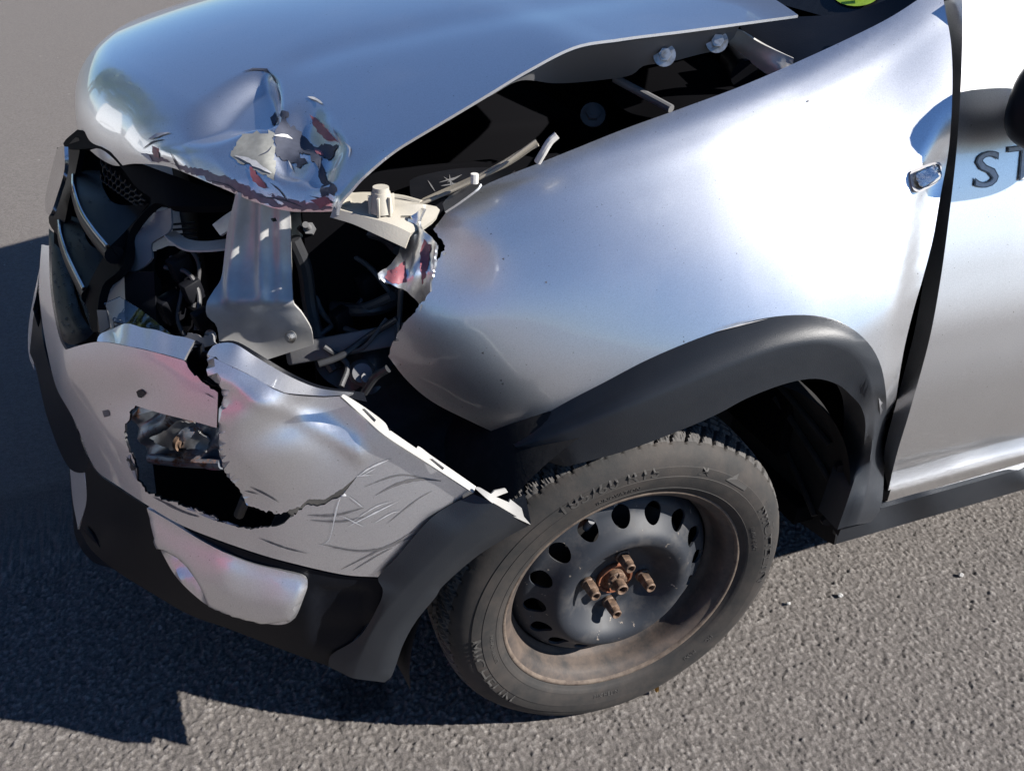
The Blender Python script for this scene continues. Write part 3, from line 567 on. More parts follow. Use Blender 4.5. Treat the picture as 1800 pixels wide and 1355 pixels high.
# lug seats: four raised pads
yl = DY(r)
for a in (-7, 83, 173, -97):
    q = math.radians(a); d = np.hypot(P[:, 0]/1000-.05*math.cos(q), P[:, 1]/1000-.05*math.sin(q)); yl = yl-.0035*sm((.017-d)/.006)
    yl = yl-.004*np.exp(-((d-.03)/.012)**2)*0
L = np.stack([P[:, 0]/1000, yl, P[:, 1]/1000], 1); VV, F = solid(wl(L), T, .004)
wheel = mesh('wheel', VV, F, M['wheel_steel'], car, sharp=45, label='black steel wheel with dust and rust')
rimp = [(.1745, .062), (.178, .056), (.1815, .053), (.1825, .046), (.186, .034), (.1875, .024), (.192, .0185), (.1975, .0145), (.2005, .0125)]
V, F = lathe(rimp, 128, WM, WC); mesh('rim_barrel', V, F, M['rim_dusty'], wheel, sharp=None)
V, F = lathe([(.2005, .0125), (.2025, .0085), (.2065, .0075), (.2085, .010), (.2085, .016), (.205, .02)], 128, WM, WC); mesh('rim_flange', V, F, M['flange_rust'], wheel, sharp=None)
V, F = lathe([(.176, .06), (.17, .12), (.165, .18), (.0, .181)], 64, WM, WC); mesh('rim_inner', V, F, M['liner'], wheel)
# brake disc behind the holes
V, F = lathe([(.13, .075), (.128, .072), (.06, .072), (.0, .072)], 64, WM, WC); mesh('brake_disc', V, F, M['liner'], wheel)
V, F = box(wl([[.145*math.cos(math.radians(114)), .068, .145*math.sin(math.radians(114))]])[0], [WM@np.array([.9, 0, .4]), WM@np.array([0, 1, 0]), WM@np.array([-.4, 0, .9])], (.02, .008, .014), .3); mesh('brake_caliper', V, F, M['rust'], wheel)
c = wl([[.125*math.cos(math.radians(117)), .06, .125*math.sin(math.radians(117))]])[0]; c2 = wl([[.15*math.cos(math.radians(112)), .045, .15*math.sin(math.radians(112))]])[0]
V, F = cyl(c, c2, .0055, 12); mesh('valve_stem', V, F, M['grey_part'], wheel)
# hub
V, F = lathe([(.0315, .058), (.0315, .046), (.030, .0435), (.027, .044), (.026, .05), (.012, .05)], 40, WM, WC); mesh('hub_ring', V, F, M['rust'], wheel, sharp=30)
hn = [lathe([(.0, .05), (.017, .05), (.017, .040), (.0145, .037), (.0105, .036), (.0105, .018), (.0085, .0165), (.0065, .018), (.0065, .03), (0, .031)], 24, WM, WC)]
for k in range(6):
    a = math.radians(60*k+10); cc = wl([[.0128*math.cos(a), .040, .0128*math.sin(a)]])[0]; hn.append(box(cc, [WM@np.array([math.cos(a), 0, math.sin(a)]), WM@np.array([0, 1, 0]), WM@np.array([-math.sin(a), 0, math.cos(a)])], (.0035, .006, .0045), .1))
V, F = join(hn); mesh('hub_nut', V, F, M['rusty_bolt'], wheel, sharp=35)
for a in (-7, 83, 173, -97):
    q = math.radians(a); cc = wl([[.05*math.cos(q), 0, .05*math.sin(q)]])[0]-0
    c0 = WM.T@(cc-WC)
    def lz(prof, seg): 
        V, F = lathe(prof, seg, np.eye(3), np.zeros(3)); return [WM@(np.array(p)+c0)+WC for p in V], F
    V, F = join([lz([(0, .046), (.0125, .045), (.0125, .041), (.0105, .039)], 20), lz([(.0108, .041), (.0112, .040), (.0112, .026), (.0098, .0235), (.0085, .0232)], 6), lz([(.0088, .025), (.0088, .0135), (.0075, .012), (.0058, .0125), (.0055, .017), (.005, .026), (0, .027)], 20)])
    mesh('wheel_bolt', V, F, M['rusty_bolt'], wheel, sharp=35)
# tyre
TP = [(.1985, .020), (.204, .010), (.2105, .0065), (.214, .0035), (.2145, .0030), (.220, .0005), (.2205, .0010), (.228, -.0015), (.236, -.0032), (.244, -.0042), (.2445, -.0034), (.252, -.0034), (.260, -.0018), (.2605, -.0006), (.268, .0022), (.275, .0060), (.281, .0105), (.2865, .0165), (.2895, .021), (.2925, .0255), (.2950, .031), (.2970, .037), (.2985, .044), (.2995, .052), (.3002, .060), (.3002, .0625), (.3005, .066), (.3010, .074), (.3012, .082), (.3012, .0845), (.3012, .088), (.3013, .096), (.3012, .104), (.3012, .1065), (.301, .110), (.3005, .120), (.3, .130), (.2985, .140), (.295, .150), (.288, .162), (.27, .176), (.24, .184), (.21, .178), (.197, .165)]
seg = 880; TA = np.arange(seg)*2*math.pi/seg; pr = np.array(TP)
A2, K2 = np.meshgrid(TA, np.arange(len(pr)), indexing='ij'); RR = pr[K2, 0].copy(); YY = pr[K2, 1]
deg = np.degrees(A2); sh = np.interp(YY, [.018, .026, .045, .06, .065], [0, 1, 1, .9, 0])*(RR > .283)
ph = (deg/5.2+(YY-.03)*26) % 1; big = (np.abs(ph-.5) < .115); phs = (deg/1.04+(YY-.03)*90+.25*np.sin(YY*900)) % 1; sip = (np.abs(ph-.5) > .17) & (phs < .28) & (YY > .022)
RR -= sh*np.where(big, .0072, 0)*(RR > .287); RR -= sh*np.where(sip & ~big, .0030, 0)*(RR > .2885)
for y0 in (.0625, .0845, .1065): RR -= np.where((np.abs(YY-y0) < .0026) & (RR > .298), .007, 0)
cph = (deg/5.2-(YY-.085)*22) % 1; RR -= np.where((YY > .063) & (YY < .135) & (np.abs(cph-.5) < .09) & (RR > .296), .006, 0)
TV = np.stack([RR*np.cos(A2), YY, RR*np.sin(A2)], -1).reshape(-1, 3); TW = wl(TV)
low = np.clip(.055-TW[:, 2], 0, .06); bul = .10*low*np.where(np.abs(TV[:, 1]-.09) > .06, 1, .2)*np.sign(TV[:, 1]-.09); TW[:, 1] += bul; TW[:, 2] = np.where(TW[:, 2] < .0006, .0006+.0*TW[:, 2], TW[:, 2])
ii = np.arange(seg*len(pr)).reshape(seg, len(pr)); jj = np.roll(ii, -1, 0)
F = np.stack([ii[:, :-1], ii[:, 1:], jj[:, 1:], jj[:, :-1]], -1).reshape(-1, 4)
tyre = mesh('tyre', TW, F, M['rubber'], wheel, sharp=38)
tyre.data.materials.append(M['tread_rubber']); rc = RR.reshape(-1)[F].mean(1); tyre.data.polygons.foreach_set('material_index', (rc > .2885).astype(np.int32))
SW = curve([p[0] for p in TP[1:19]], [p[1] for p in TP[1:19]])
def tyre_text(s, ang, rc, size, flip=False, stretch=1., nm='raised_lettering', off=0):
    V, F = text_mesh(s, size, 0, off, 1.08); out = []
    for x, y, _ in V:
        x *= stretch
        a = math.radians(ang)+(x/rc if flip else -x/rc); r = rc+(-y if flip else y)
        out.append((r*math.cos(a), float(SW(r))-.0007, r*math.sin(a)))
    W = wl(out); N = len(W); W2 = W+WM@np.array([0, .0018, 0]); ed = {}
    for f in F:
        for a, b in zip(f, f[1:]+f[:1]): ed[(a, b)] = 1
    FF = list(F)+[(b, a, a+N, b+N) for a, b in ed if (b, a) not in ed]
    return mesh(nm, np.vstack([W, W2]), FF, M['rubber_letter'], wheel, smooth=False)
tyre_text('185/60 R15', 104, .254, .026, stretch=1.25); tyre_text('X', 68, .256, .022, stretch=1.4); tyre_text('INNOVATION', 101, .229, .0105)
tyre_text('MICHELIN', -158, .257, .030, True, 1.3); tyre_text('MICHELIN', 12, .257, .030, False, 1.3); tyre_text('MICHELIN', -93, .229, .010, True); tyre_text('HC', -41, .232, .011); tyre_text('185/60R15 84T', 18, .229, .009)
tyre_text('RADIAL TUBELESS', -170, .228, .008, True); tyre_text('MAXI', -52, .232, .010)
# chequered fine ribs band near the text + direction mark
for a, dr, w_ in ((52, .0, 1.),):
    pts = [(-.5, 0), (.5, .0), (.5, .16), (-.1, .16), (-.1, .34)]; out = []
    for x, y in pts:
        an = math.radians(a)-x*.05/.255; rr_ = .252+y*.05; out.append((rr_*math.cos(an), float(SW(rr_))-.001, rr_*math.sin(an)))
    mesh('raised_mark', wl(out), [(0, 1, 2, 3, 4)], M['rubber_letter'], wheel, smooth=False)
# ---------- front bumper
flap = np.array([(364, 622), (369, 660), (386, 677), (392, 698), (386, 740), (385, 795), (395, 830), (426, 868), (433, 887), (468, 901), (503, 901), (530, 889), (544, 878), (572, 878), (607, 857), (640, 840), (640, 690), (500, 640)], float)
bo = [(73, 430, 'c'), (86, 432, 'c'), (88, 500), (97, 560), (108, 594), (124, 613, 'c'), (171, 601), (215, 607), (270, 619), (324, 634, 'j', 2), (330, 645, 'j', 2), (352, 668, 'j', 2), (383, 690, 'c'), (381, 752, 'c'), (330, 738), (270, 725), (229, 716, 'j', 2.5), (216, 746, 'j', 2.5), (222, 779, 'j', 2.5), (236, 809, 'j', 2.5), (242, 845, 'j', 2.5), (259, 865, 'j', 2.5), (292, 879, 'j', 2.5), (332, 892, 'j', 2.5), (350, 899, 'j', 2.5), (405, 921, 'j', 2.5), (440, 931, 'j', 2.5), (496, 921, 'j', 2.5), (537, 888, 'j', 1.5), (558, 890, 'j', 1.5), (593, 876, 'j', 1), (607, 864, 'c'), (628, 837, 'c'), (605, 856, 'j', 1), (572, 877, 'j', 1.2), (544, 877, 'j', 1.5), (530, 888, 'j', 2), (503, 900, 'j', 2), (468, 901, 'j', 2), (433, 887, 'j', 2), (426, 868, 'j', 1.5), (395, 830, 'j', 1.5), (385, 795, 'j', 1.5), (386, 740, 'j', 1.5), (392, 698, 'j', 2), (386, 677, 'j', 2), (369, 660, 'j', 1), (364, 623, 'c'), (412, 647), (454, 668), (506, 691), (558, 701), (600, 698, 'c'), (679, 767), (766, 823), (832, 866, 'c'), (783, 893), (749, 921), (697, 980), (664, 1014, 'c'), (600, 1009), (500, 986), (433, 966), (350, 936), (300, 913), (258, 887), (200, 849), (172, 829), (156, 803, 'c'), (126, 724), (100, 673), (80, 600), (69, 520), (70, 470)]
def bdisp(P, V):
    fl = inside(flap, P); d = 0*P[:, 0]
    d += -.010*sm((P[:, 0]-150)/80)*sm((330-P[:, 0])/140)*np.exp(-((P[:, 1]-700)/45)**2)
    d += .010*np.exp(-((P[:, 0]-130)/28)**2-((P[:, 1]-650)/60)**2)
    d += .005*np.exp(-((P[:, 1]-(640+.55*(P[:, 0]-350)))/16)**2)*fl
    d += np.where(fl, .0035*np.sin(P[:, 0]*.03+P[:, 1]*.045)*np.exp(-((P[:, 0]-490)/90)**2-((P[:, 1]-720)/60)**2)*2, 0)
    d += np.where(fl, -.009*np.exp(-((P[:, 0]-575)/60)**2-((P[:, 1]-745)/45)**2), 0)
    return d
def bpost(P, V):
    fl = inside(flap, P); return V-rays(P)*np.where(fl, .028*sm((600-P[:, 0])/190)*sm((905-P[:, 1])/120), 0)[:, None]
bumper = panel('front_bumper', bo, Surf(bump_f), M['bumper_silver'], car, h=12, step=7, disp=bdisp, post=bpost, thick=.003, back=M['dark_plastic'], label='bumper cover torn open with a ragged hole')
bb = bvh_of(bumper)
# folded-in upper ledges
def edge3(L):
    W = onto(bb, np.array(L, float), 0); return [(u, v, tuple(w)) for (u, v), w in zip(L, W) if not np.isnan(w[0])]
def inner(L, O, dy):
    W = edge3(O); W = np.array([w_[2] for w_ in W]); O2 = np.array(O, float)
    return [(u, v, 'y', float(W[np.hypot(O2[:len(W), 0]-u, O2[:len(W), 1]-v).argmin()][1])+k) for (u, v), k in zip(L, dy)]
O1 = [(172, 604), (215, 610), (270, 622), (320, 637)]; O2_ = [(367, 628), (412, 651), (454, 672), (506, 695), (558, 705), (598, 702)]
panel('upper_ledge', [(171, 601, 'c'), (179, 586), (219, 570), (250, 575), (342, 598, 'c'), (324, 634, 'c'), (270, 619), (215, 607)], edge3(O1)+inner([(179, 586), (219, 570), (342, 598)], O1, (.03, .05, .03)), M['bumper_silver'], bumper, h=9, disp=lambda P, V: .0012*np.sin(P[:, 0]*.12))
panel('upper_ledge', [(364, 623, 'c'), (372, 610), (384, 604), (412, 604), (451, 628), (506, 660), (560, 682), (622, 690, 'c'), (600, 699, 'c'), (558, 702), (506, 692), (454, 669), (412, 648)], edge3(O2_)+inner([(384, 604), (412, 604), (451, 628), (506, 660), (560, 682), (622, 690)], O2_, (.03, .045, .045, .035, .025, .02)), M['bumper_silver'], bumper, h=9)
panel('inner_ledge', [(384, 600, 'c'), (415, 600), (455, 622), (510, 655), (565, 678), (640, 690, 'c'), (645, 706, 'c'), (600, 697), (545, 690), (500, 668), (450, 640), (412, 616)], inner([(384, 600), (455, 622), (565, 678), (640, 690), (600, 697), (500, 668), (412, 616)], O2_, (.055, .075, .055, .045, .04, .07, .065)), M['black_plastic'], bumper, h=10)
panel('torn_fold', [(345, 598, 'c'), (330, 620), (324, 636), (345, 662, 'j', 2), (385, 680, 'c'), (388, 640, 'c'), (366, 622, 'c')], [(345, 598, 'y', .16), (324, 636, 'y', .14), (345, 662, 'y', .14), (385, 680, 'y', .09), (366, 622, 'y', .12), (350, 640, 'y', .17)], M['black_plastic'], bumper, h=9, disp=lambda P, V: .004*np.sin(P[:, 0]*.2+P[:, 1]*.1))
# wing-side mounting flange with slots
bs = lambda o: Surf(bump_f, o)
panel('mounting_flange', [(600, 697, 'c'), (604, 693), (640, 715), (676, 742), (684, 757, 'c'), (687, 757, 'c'), (732, 788, 'c'), (736, 784), (759, 801), (797, 827), (837, 855, 'c'), (832, 866, 'c'), (766, 823), (679, 767), (640, 733)], [(600, 697, 'y', -.018), (679, 767, 'y', -.028), (766, 823, 'y', -.044), (832, 866, 'y', -.052), (640, 715, 'y', .008), (676, 742, 'y', -.004), (736, 784, 'y', -.02), (797, 827, 'y', -.034), (837, 855, 'y', -.045)], M['primer_back'], bumper, h=8, step=5, thick=.0025, holes=[[(636, 719, 'c'), (641, 718, 'c'), (661, 738, 'c'), (658, 742, 'c')], [(754, 806, 'c'), (760, 806, 'c'), (781, 822, 'c'), (778, 826, 'c')]])
panel('end_bracket', [(834, 857, 'c'), (842, 856), (863, 868, 'c'), (870, 862, 'c'), (889, 859, 'c'), (893, 865, 'c'), (872, 873, 'c'), (895, 883, 'c'), (897, 877, 'c'), (917, 893, 'c'), (921, 908, 'c'), (933, 922, 'c'), (900, 906), (863, 882)], [(834, 857, 'y', -.054), (889, 859, 'y', -.06), (917, 893, 'y', -.068), (933, 922, 'y', -.074), (863, 882, 'y', -.068), (895, 880, 'y', -.062)], M['primer_back'], bumper, h=7, step=5, thick=.003)
# flared arch end of the bumper
r0 = [(832, 868, -.050), (783, 892, -.040), (749, 919, -.040), (697, 979, -.032), (665, 1014, -.024), (673, 1036, -.032), (667, 1060, -.030), (633, 1117, -.008), (583, 1150, .014), (577, 1171, .018)]
r1 = [(870, 885, -.070), (800, 945, -.064), (745, 1000, -.054), (713, 1032, -.046), (680, 1070, -.036), (650, 1112, -.022), (630, 1160, -.010), (620, 1192, -.004)]
r2 = [(934, 923, -.072), (891, 946, -.066), (836, 981, -.058), (780, 1030, -.048), (767, 1050, -.044), (733, 1092, -.036), (710, 1134, -.030), (691, 1187, -.022), (678, 1199, -.020)]
q0, q1, q2 = [resample_n(crom([at(u, v, y=y) for u, v, y in L], 8), 80) for L in (r0, r1, r2)]; q3 = q2+np.array([.012, .05, .01])
loft('arch_end', [q0, lp(q0, q1, .5), lp(q0, q1, .93), lp(q1, q2, .07), lp(q1, q2, .5), lp(q1, q2, .97), lp(q2, q3, .08), q3], M['moulding'], bumper, n=80, sharp=None)
# lower black valance with the fog-lamp bezel
lo = [(156, 806, 'c'), (172, 832), (200, 852), (258, 890), (300, 916), (350, 939), (433, 969), (500, 989), (600, 1012), (665, 1016, 'c'), (674, 1036), (668, 1060), (633, 1118), (583, 1151), (579, 1171, 'c'), (520, 1150), (467, 1130), (400, 1104), (333, 1080), (260, 1038), (200, 1000), (160, 965), (140, 930, 'c'), (152, 880), (149, 828, 'c')]
_top = [(156, 806), (200, 852), (258, 890), (350, 939), (433, 969), (500, 989), (600, 1012), (665, 1016)]
VT = TPS([(u, v, tuple(p)) for (u, v), p in zip(_top, Surf(bump_f, .004)(np.array(_top, float)))]+[(u, v, 'y', y) for u, v, y in ((583, 1151, .020), (520, 1150, .045), (467, 1130, .070), (400, 1104, .108), (333, 1080, .152), (260, 1038, .212), (200, 1000, .28), (160, 965, .345), (140, 930, .41), (290, 960, .178), (400, 1000, .078), (520, 1080, .026), (450, 1050, .06), (350, 1030, .125), (610, 1080, -.004), (220, 920, .262))])
valance = panel('lower_valance', lo, VT, M['black_plastic'], bumper, h=13, thick=.004, holes=[[(266, 905, 'c'), (300, 924), (367, 963), (433, 992), (500, 1009), (528, 1018), (534, 1030), (526, 1053), (513, 1078), (497, 1089), (467, 1088), (417, 1076), (362, 1052), (322, 1018), (295, 980), (276, 935)]], disp=lambda P, V: -.008*sm((P[:, 0]-545)/20)*sm((660-P[:, 0])/25)*sm((P[:, 1]-1025)/20)*sm((1140-P[:, 1])/30))
fo_ = [(258, 893, 'c'), (300, 917), (367, 957), (433, 987), (500, 1004), (533, 1013), (541, 1027), (533, 1053), (520, 1083), (500, 1096), (467, 1095), (417, 1083), (360, 1060), (317, 1023), (290, 983), (270, 933)]
dish = crom([(297, 957), (333, 980), (360, 1013), (374, 1047), (370, 1062), (343, 1050), (310, 1017), (288, 983), (283, 960)], 6, True)
def fog(P, V):
    s = poly_sd(dish, P); d = .010*sm(bdist(outline(fo_), P)/22)
    vt = np.interp(P[:, 0], [258, 300, 367, 433, 500, 541], [893, 917, 957, 987, 1004, 1020]); vb = np.interp(P[:, 0], [258, 270, 290, 317, 360, 417, 467, 520, 541], [894, 933, 983, 1023, 1060, 1083, 1095, 1086, 1030]); t = np.clip((P[:, 1]-vt)/np.maximum(vb-vt, 6), 0, 1)
    return .25*d+.011*sm(t/.6)*sm((1.02-t)/.14)*sm((vb-vt)/70)
panel('fog_lamp_bezel', fo_, lambda uv: VT(uv)-rays(uv)*.006, M['bumper_silver'], bumper, h=7, step=6, thick=.004, disp=fog, post=lambda P, V: V+np.array([.62, .78, -.05])*(.026*sm((poly_sd(dish, P)+2)/26))[:, None])
# skid trim and dark plastic on the far side of the nose
panel('skid_trim', [(123, 824, 'c'), (148, 829, 'c'), (152, 880), (137, 930, 'c'), (128, 880)], [(123, 824, 'y', .52), (148, 829, 'y', .41), (152, 880, 'y', .39), (137, 930, 'y', .42), (128, 880, 'y', .48)], M['bumper_silver'], bumper, h=9)
panel('centre_valance', [(58, 560, 'c'), (68, 500), (76, 600), (98, 674), (124, 726), (154, 804), (166, 829, 'c'), (122, 823), (84, 737), (63, 648), (52, 620, 'c')], [(58, 560, 'y', .92), (68, 500, 'y', .86), (76, 600, 'y', .69), (98, 674, 'y', .55), (154, 804, 'y', .39), (122, 823, 'y', .50), (84, 737, 'y', .65), (63, 648, 'y', .80), (52, 620, 'y', .90)], M['black_plastic'], bumper, h=12)
panel('centre_skirt', [(122, 826, 'c'), (128, 880), (137, 931), (150, 925), (200, 1000, 'c'), (160, 985), (133, 945), (128, 900)], [(122, 826, 'y', .54), (137, 931, 'y', .44), (150, 925, 'y', .38), (200, 1000, 'y', .285), (133, 945, 'y', .46)], M['black_plastic'], bumper, h=10)
panel('plate_edge', [(70, 470, 'c'), (52, 560), (50, 620), (60, 650, 'c'), (58, 600), (63, 530)], [(70, 470, 'y', .9), (52, 560, 'y', .95), (60, 650, 'y', .86), (58, 600, 'y', .9)], M['bumper_silver'], bumper, h=8)
# scrapes
decals('dark_scuff', [ribbon(p, w_*.8) for p, w_ in (([(540, 905), (590, 905), (640, 892)], 5), ([(545, 914), (600, 916), (640, 908)], 4), ([(585, 962), (640, 968), (690, 958), (745, 930)], 4), ([(600, 1000), (650, 975), (700, 950), (730, 930)], 4), ([(620, 1002), (665, 975), (690, 962)], 3), ([(560, 955), (620, 967), (665, 967)], 2.5), ([(660, 870), (700, 850), (740, 842), (775, 845)], 6), ([(640, 855), (700, 835), (745, 840)], 3), ([(440, 855), (470, 870), (490, 882)], 3), ([(430, 862), (455, 868)], 2), ([(270, 873), (320, 898), (350, 908)], 5), ([(335, 885), (380, 912), (420, 925)], 4), ([(360, 690), (378, 700)], 2), ([(680, 920), (730, 880), (760, 862)], 2.5), ([(700, 1000), (735, 955), (760, 930)], 3), ([(455, 945), (500, 962), (540, 972)], 3))]+[J([(180, 722), (190, 720), (193, 731), (184, 733)], 2)], bb, M['scrape_dark'], bumper, h=6, lift=.0007)
decals('pale_scratch', [ribbon(p, w_) for p, w_ in (([(627, 838), (650, 822), (688, 805)], 3), ([(635, 836), (660, 822)], 2), ([(600, 870), (593, 890), (585, 925)], 3), ([(606, 862), (600, 872)], 12), ([(612, 870), (640, 892)], 1.6), ([(610, 925), (650, 905), (700, 880)], 2.4), ([(620, 915), (660, 890), (690, 880)], 1.6), ([(590, 900), (580, 945), (560, 960)], 1.6), ([(600, 905), (640, 925)], 1.8), ([(655, 920), (690, 900), (705, 898)], 1.8), ([(625, 836), (655, 834)], 2))], bb, M['scratch_white'], bumper, h=5, lift=.0009)
decals('torn_fringe', [ribbon(p, w_) for p, w_ in (([(232, 796), (226, 806), (234, 822), (240, 842)], 7), ([(292, 879), (312, 882), (345, 899)], 6), ([(350, 902), (385, 914), (410, 922)], 4))], bb, M['scratch_soft'], bumper, h=5, lift=.001)
decals('puncture', [J([(241, 688), (250, 684), (258, 690), (251, 699), (244, 697)], 1.5), J([(222, 800), (230, 806), (238, 826), (230, 820)], 2)], bb, M['hole_dark'], bumper, lift=.0014)
# far right half of the nose and body (closes the car, casts its shadow)
ys = np.linspace(.80, 1.74, 40); zs = np.linspace(.22, .54, 12); V = []
xsol = np.interp((1.74-ys), *(lambda q: (q[np.argsort(q[:, 1]), 1], q[np.argsort(q[:, 1]), 0]))(np.stack([np.linspace(-.84, -.3, 200), PB(np.linspace(-.84, -.3, 200))], 1)))
for z in zs:
    for x, y in zip(xsol, ys): V.append((x+float(QB(z))+.012, y, z))
F = [(j*40+i, j*40+i+1, (j+1)*40+i+1, (j+1)*40+i) for j in range(11) for i in range(39)]; mesh('bumper_far_half', V, F, M['bumper_silver'], car)
V = []; xs = np.linspace(-.42, 2.6, 40); zz = np.linspace(0, 1, 10)
for z in zz:
    for x in xs: zt = .3+(min(float(ZT(x)), 1.06)-.31)*z; V.append((x, 1.74-float(fend(x, zt)), zt))
F = [(j*40+i, j*40+i+1, (j+1)*40+i+1, (j+1)*40+i) for j in range(9) for i in range(39)]; mesh('far_side', V, F, M['silver'], car)
# ---------- grille
def gy(L): return [(u, v, 'y', y) for u, v, y in L]
grille = panel('grille', [(136, 228, 'c'), (150, 232), (185, 262), (260, 292), (330, 318), (420, 352), (395, 362), (300, 363), (270, 358), (235, 395), (225, 420), (222, 455), (205, 480), (182, 500), (172, 540), (172, 584, 'c'), (160, 580), (150, 520), (158, 495), (190, 440), (240, 385), (266, 352), (240, 330), (205, 285), (176, 262), (150, 262), (118, 262), (112, 250)], gy([(136, 228, .82), (112, 250, .87), (150, 245, .78), (185, 262, .68), (260, 292, .55), (330, 318, .48), (420, 352, .40), (300, 363, .45), (266, 352, .50), (235, 395, .50), (222, 455, .47), (190, 440, .55), (172, 500, .50), (172, 584, .41), (150, 520, .54), (160, 580, .45)]), M['matte_black'], car, h=10, thick=.012, sharp=30, label='black grille with honeycomb mesh and chrome lines')
s1 = [(133, 308, 'c'), (150, 300), (176, 300, 'c'), (180, 326), (192, 350), (206, 359), (226, 361), (262, 358, 'c'), (240, 384), (215, 412), (193, 433, 'c'), (165, 400), (145, 368), (133, 330)]
gz = lambda L: [(u, v, 'z', z) for u, v, z in L]
panel('slat', s1, gz([(133, 308, .775), (176, 300, .79), (192, 350, .792), (226, 361, .795), (262, 358, .80), (193, 433, .775), (165, 400, .775), (145, 368, .775), (133, 330, .775)]), M['dark_plastic'], grille, h=8, step=6, thick=.022, sharp=30)
s2 = [(108, 386, 'c'), (125, 380), (142, 386, 'c'), (148, 412), (158, 430), (172, 438), (188, 441, 'c'), (176, 470), (152, 507, 'c'), (135, 475), (121, 445), (110, 410)]
panel('slat', s2, gz([(108, 386, .69), (142, 386, .705), (158, 430, .707), (188, 441, .71), (152, 507, .69), (135, 475, .69), (121, 445, .69), (110, 410, .69)]), M['dark_plastic'], grille, h=8, step=6, thick=.022, sharp=30)
s3 = [(86, 402, 'c'), (108, 425), (116, 445), (124, 480), (138, 535), (150, 565), (166, 583, 'c'), (150, 598), (126, 606), (110, 597), (99, 578), (90, 530), (86, 460)]
panel('lower_frame', s3, gz([(86, 402, .62), (108, 425, .63), (124, 480, .63), (150, 565, .63), (166, 583, .63), (126, 606, .605), (99, 578, .60), (86, 460, .61)]), M['dark_plastic'], grille, h=8, step=6, thick=.02, disp=lambda P, V: .006*sm(bdist(np.array([(p[0], p[1]) for p in s3]), P)/10))
for L in ([(133, 308, .775), (134, 330, .775), (146, 368, .775), (166, 400, .775), (193, 433, .775)], [(108, 388, .69), (111, 412, .69), (122, 446, .69), (136, 476, .69), (152, 507, .69)]):
    V, F = tube([at(u, v, z=z)+np.array([-.003, -.003, .001]) for u, v, z in L], .0034, 10); mesh('chrome_line', V, F, M['chrome'], grille)
    V, F = tube([at(u, v, z=z)+np.array([.004, .002, -.015]) for u, v, z in L], .0145, 14); mesh('slat_nose', V, F, M['dark_plastic'], grille)
# honeycomb strips between the slats: each cell wall is real
def honey(A, B, C_, D_, nu, nv, nm):
    A, B, C_, D_ = [at(*p[:2], y=p[2]) for p in (A, B, C_, D_)]; parts = []
    f = lambda s, t: (A*(1-s)+B*s)*(1-t)+(D_*(1-s)+C_*s)*t
    for i in range(nu):
        for j in range(nv):
            c = np.array([(i+.5+(.5 if j % 2 else 0))/nu, (j+.5)/nv]); hx = []
            for k in range(6):
                a = math.radians(60*k+30); q = c+np.array([math.cos(a)*.56/nu, math.sin(a)*.64/nv]); hx.append(f(min(max(q[0], 0), 1.05), min(max(q[1], 0), 1)))
            for k in range(3): parts.append(tube([hx[k], hx[k+1]], .0016, 5, 1, False))
    V, F = join(parts); return mesh(nm, V, F, M['dark_plastic'], grille, smooth=False, kind='stuff')
honey((178, 275, .72), (262, 350, .50), (240, 362, .54), (178, 318, .71), 9, 3, 'honeycomb'); honey((144, 365, .71), (194, 428, .55), (186, 440, .56), (142, 392, .72), 6, 3, 'honeycomb'); honey((124, 445, .70), (152, 505, .56), (160, 575, .46), (126, 480, .68), 4, 6, 'honeycomb')
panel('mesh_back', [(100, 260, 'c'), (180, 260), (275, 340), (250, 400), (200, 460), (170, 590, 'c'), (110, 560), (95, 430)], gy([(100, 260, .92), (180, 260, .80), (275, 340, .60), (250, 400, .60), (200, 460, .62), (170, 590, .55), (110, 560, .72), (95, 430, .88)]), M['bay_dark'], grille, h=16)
# emblem
emy = -.07
em = [(100, 262, 'c'), (107, 257), (113, 258, 'c'), (113, 300), (100, 345), (88, 378), (80, 372, 'c'), (80, 345), (90, 300)]
panel('emblem', em, gy([(u, v, y+emy) for u, v, y in [(100, 262, .88), (113, 258, .84), (113, 300, .83), (88, 378, .84), (80, 372, .88), (90, 300, .90)]]), M['chrome'], grille, h=6, step=5, thick=.006)
panel('emblem_mount', [(114, 262, 'c'), (136, 240), (140, 262), (133, 300), (122, 350), (108, 420, 'c'), (90, 400), (86, 380), (104, 340), (114, 300)], gy([(114, 262, .86), (136, 240, .81), (133, 300, .81), (122, 350, .80), (108, 420, .82), (86, 380, .87), (114, 300, .85)]), M['black_plastic'], grille, h=9, thick=.01)
# rain drops on the grille plastic
gb = bvh_of(*[o for o in bpy.data.objects if o.parent == grille and o.name.split('.')[0] in ('slat', 'lower_frame')]); parts = []
for (u0, v0, u1, v1, n) in ((92, 420, 150, 590, 90), (118, 390, 150, 440, 16), (150, 310, 240, 410, 10), (150, 445, 175, 480, 8)):
    for _ in range(n):
        p = onto(gb, [(rng.uniform(u0, u1), rng.uniform(v0, v1))], 0)[0]
        if np.isnan(p[0]): continue
        r = rng.uniform(.0012, .003); bm = bmesh.new(); bmesh.ops.create_icosphere(bm, subdivisions=1, radius=1); bm.verts.ensure_lookup_table()
        parts.append(([p+np.array(v.co)*r*np.array([1, 1, .7]) for v in bm.verts], [tuple(v.index for v in f.verts) for f in bm.faces])); bm.free()
V, F = join(parts); mesh('water_drops', V, F, M['droplet'], grille, kind='stuff')
